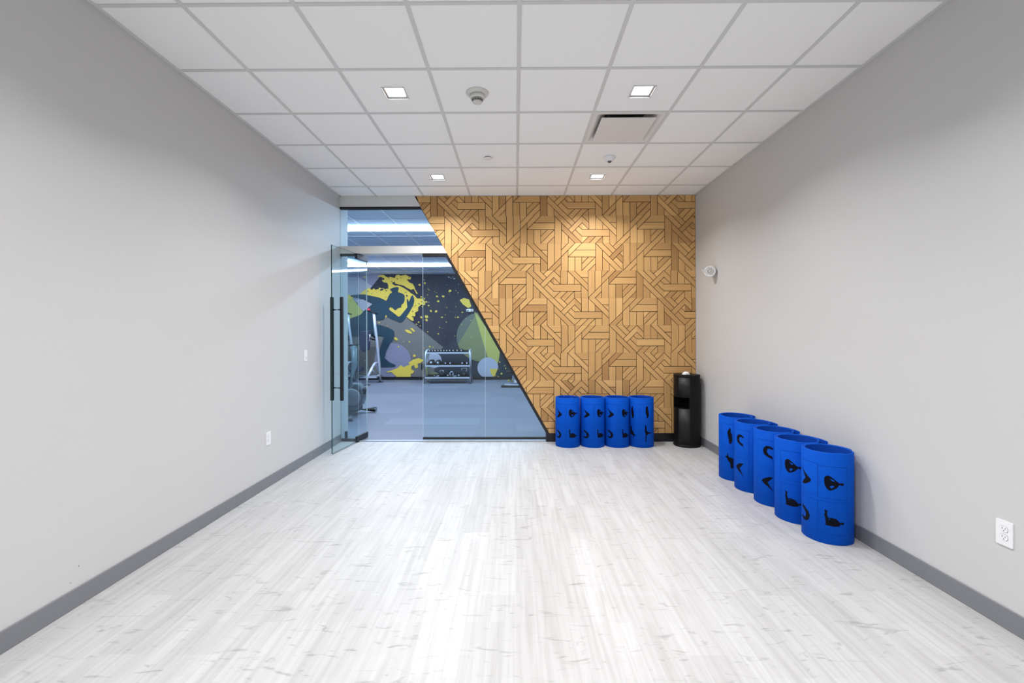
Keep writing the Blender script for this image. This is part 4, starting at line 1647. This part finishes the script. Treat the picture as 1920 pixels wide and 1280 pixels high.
add_prism(bm, [(mpt(px, py, 12.6)[0], mpt(px, py, 12.6)[2]) for px, py in po], lambda u, v, d: (u, 0.35 + d, v), 0, 0.07)
obj('back_pad', bm, M['navy'], ms, 0.015)
for dx_, in ((0,),):
    bm = nbm()
    add_tube(bm, [mpt(692.8, 627, 12.55), mpt(692.2, 639.5, 12.5)], 0.022)
    obj('grip', bm, M['white'], ms)
bm = nbm()
add_tube(bm, [mpt(693, 633, 12.6), mpt(697, 636, 12.7), mpt(704, 637, 12.85)], 0.02)
add_tube(bm, [mpt(697, 619, 12.7), mpt(698, 628, 12.72), mpt(703, 633, 12.85)], 0.028)
obj('lever', bm, M['rubber'], ms)
bm = nbm()
add_tube(bm, arc_pts([mpt(706.5, 679.5, 12.9), mpt(701.5, 681.5, 12.7), mpt(696.5, 690, 12.5), mpt(687.3, 709, 12.27)]), 0.034)
add_tube(bm, [mpt(687.3, 709, 12.27), mpt(687.2, 721, 12.25)], 0.036)
obj('front_leg', bm, M['silver'], ms)
bm = nbm()
add_tube(bm, [mpt(672, 705.5, 12.9), mpt(711, 704.5, 12.95)], 0.045)
add_tube(bm, [mpt(695, 690, 12.6), mpt(706, 704, 12.95)], 0.022)
obj('base_rail', bm, M['silver'], ms)
bm = nbm()
sp = mpt(666.5, 692, 12.6)
add_box(bm, sp[0] - 0.17, sp[0] + 0.17, sp[1] - 0.15, sp[1] + 0.2, sp[2] - 0.06, sp[2] + 0.05)
obj('seat', bm, M['navy'], ms, 0.03)
bm = nbm()
add_tube(bm, [(sp[0], sp[1] + 0.05, sp[2] - 0.05), (sp[0], sp[1] + 0.1, 0.02)], 0.04)
add_box(bm, sp[0] - 0.05, sp[0] + 0.05, sp[1] - 0.1, sp[1] + 0.4, 0.0, 0.03)
add_box(bm, sp[0], -0.0, sp[1] + 0.27, sp[1] + 0.36, 0.13, 0.19)
obj('seat_post', bm, M['silver'], ms)
bm = nbm()
for q in (mpt(687.2, 722, 12.25), mpt(712.5, 716, 13.0)):
    add_lathe(bm, [(0, 0), (0.085, 0), (0.085, 0.012), (0.05, 0.02), (0, 0.02)], 20, Matrix.Translation((q[0], q[1], 0)))
obj('foot', bm, M['rubber'], ms)
dup(ms, (-4.82, 12.62, 0), 0, 'second silver strength machine, seen through the glass sidelight beside the door')

# ---- exercise bike
bk = thing('exercise_bike', 'grey exercise bike with round flywheel housing just beyond the sidelight', 'exercise bike', (-2.74, 7.62, 0))
bm = nbm()
prof = [(-0.45, 0.14), (-0.20, 0.10), (0.05, 0.12), (0.17, 0.22), (0.215, 0.36), (0.20, 0.48), (0.13, 0.565), (0.04, 0.575), (-0.02, 0.50), (-0.08, 0.47), (-0.22, 0.44), (-0.42, 0.40)]
add_prism(bm, prof, lambda u, v, d: (u, d, v), -0.10, 0.10)
o = obj('housing', bm, M['steelgrey'], bk, 0.05)
bm = nbm()
add_lathe(bm, [(0, 0), (0.14, 0), (0.15, 0.012), (0.13, 0.02), (0.05, 0.03), (0, 0.03)], 32, Matrix.Translation((0.02, -0.10, 0.34)) @ Matrix.Rotation(PI / 2, 4, 'X'))
obj('flywheel_cover', bm, mat('bike_panel', (0.20, 0.23, 0.26), 0.25), bk)
bm = nbm()
add_tube(bm, [(0.215, -0.06, 0.40), (0.24, -0.06, 0.45), (0.215, -0.06, 0.50)], 0.03)
add_tube(bm, [(0.18, 0.0, 0.46), (0.23, -0.06, 0.45)], 0.02)
obj('pedal', bm, M['rubber'], bk)
bm = nbm()
add_tube(bm, [(-0.10, 0.10, 0.44), (-0.06, 0.25, 0.85), (-0.10, 0.35, 1.18)], 0.05)
add_tube(bm, [(-0.42, 0.05, 0.39), (-0.46, 0.05, 0.85)], 0.035)
obj('column', bm, mat('bike_column', (0.16, 0.22, 0.25), 0.3), bk)
bm = nbm()
add_box(bm, -0.62, -0.36, -0.05, 0.15, 0.85, 0.92)
obj('saddle', bm, M['rubber'], bk, 0.03)
bm = nbm()
add_tube(bm, arc_pts([(-0.28, 0.25, 1.2), (-0.15, 0.35, 1.2), (-0.05, 0.35, 1.2), (0.02, 0.22, 1.22)]), 0.018)
obj('handlebar', bm, M['rubber'], bk)
bm = nbm()
add_tube(bm, [(-0.25, 0.43, 0.055), (0.24, 0.43, 0.055)], 0.045)
add_box(bm, -0.12, 0.02, -0.3, 0.43, 0.06, 0.14)
st = obj('stabilizer', bm, M['rubber'], bk)
bm = nbm()
add_tube(bm, [(0.235, 0.43, 0.055), (0.262, 0.43, 0.055)], 0.047)
obj('end_cap', bm, M['steelgrey'], st)
bm = nbm()
add_tube(bm, [(-0.35, -0.36, 0.045), (0.13, -0.36, 0.045)], 0.042)
obj('front_foot', bm, M['steelgrey'], bk)

# ---- low machine half hidden by the timber wall
lm = thing('exercise_bench', 'low silver and black exercise machine at the foot of the mural, right side', 'exercise machine', (-0.10, 11.75, 0))
bm = nbm()
add_box(bm, -0.18, 0.62, -0.06, 0.06, 0.045, 0.085)
obj('base_rail', bm, M['silver'], lm, 0.008)
bm = nbm()
add_box(bm, -0.27, -0.10, -0.09, 0.09, 0.0, 0.055)
add_box(bm, -0.10, 0.62, -0.08, 0.08, 0.0, 0.044)
obj('end_foot', bm, M['rubber'], lm, 0.008)
bm = nbm()
add_prism(bm, [(-0.03, 0.085), (0.30, 0.085), (0.20, 0.36), (0.04, 0.36)], lambda u, v, d: (u, d, v), -0.05, 0.05)
obj('column', bm, mat('bench_grey', (0.26, 0.30, 0.36), 0.4), lm, 0.01)
bm = nbm()
add_box(bm, -0.14, 0.30, -0.12, 0.12, 0.36, 0.42)
obj('pad', bm, M['rubber'], lm, 0.015)
bm = nbm()
add_tube(bm, [(-0.09, -0.09, 0.18), (0.02, -0.09, 0.18)], 0.03)
o = obj('grip', bm, M['yellow'], lm)
o['label'] = 'yellow grip'
bm = nbm()
add_box(bm, 0.06, 0.14, -0.07, -0.05, 0.12, 0.20)
obj('badge', bm, M['white'], lm)
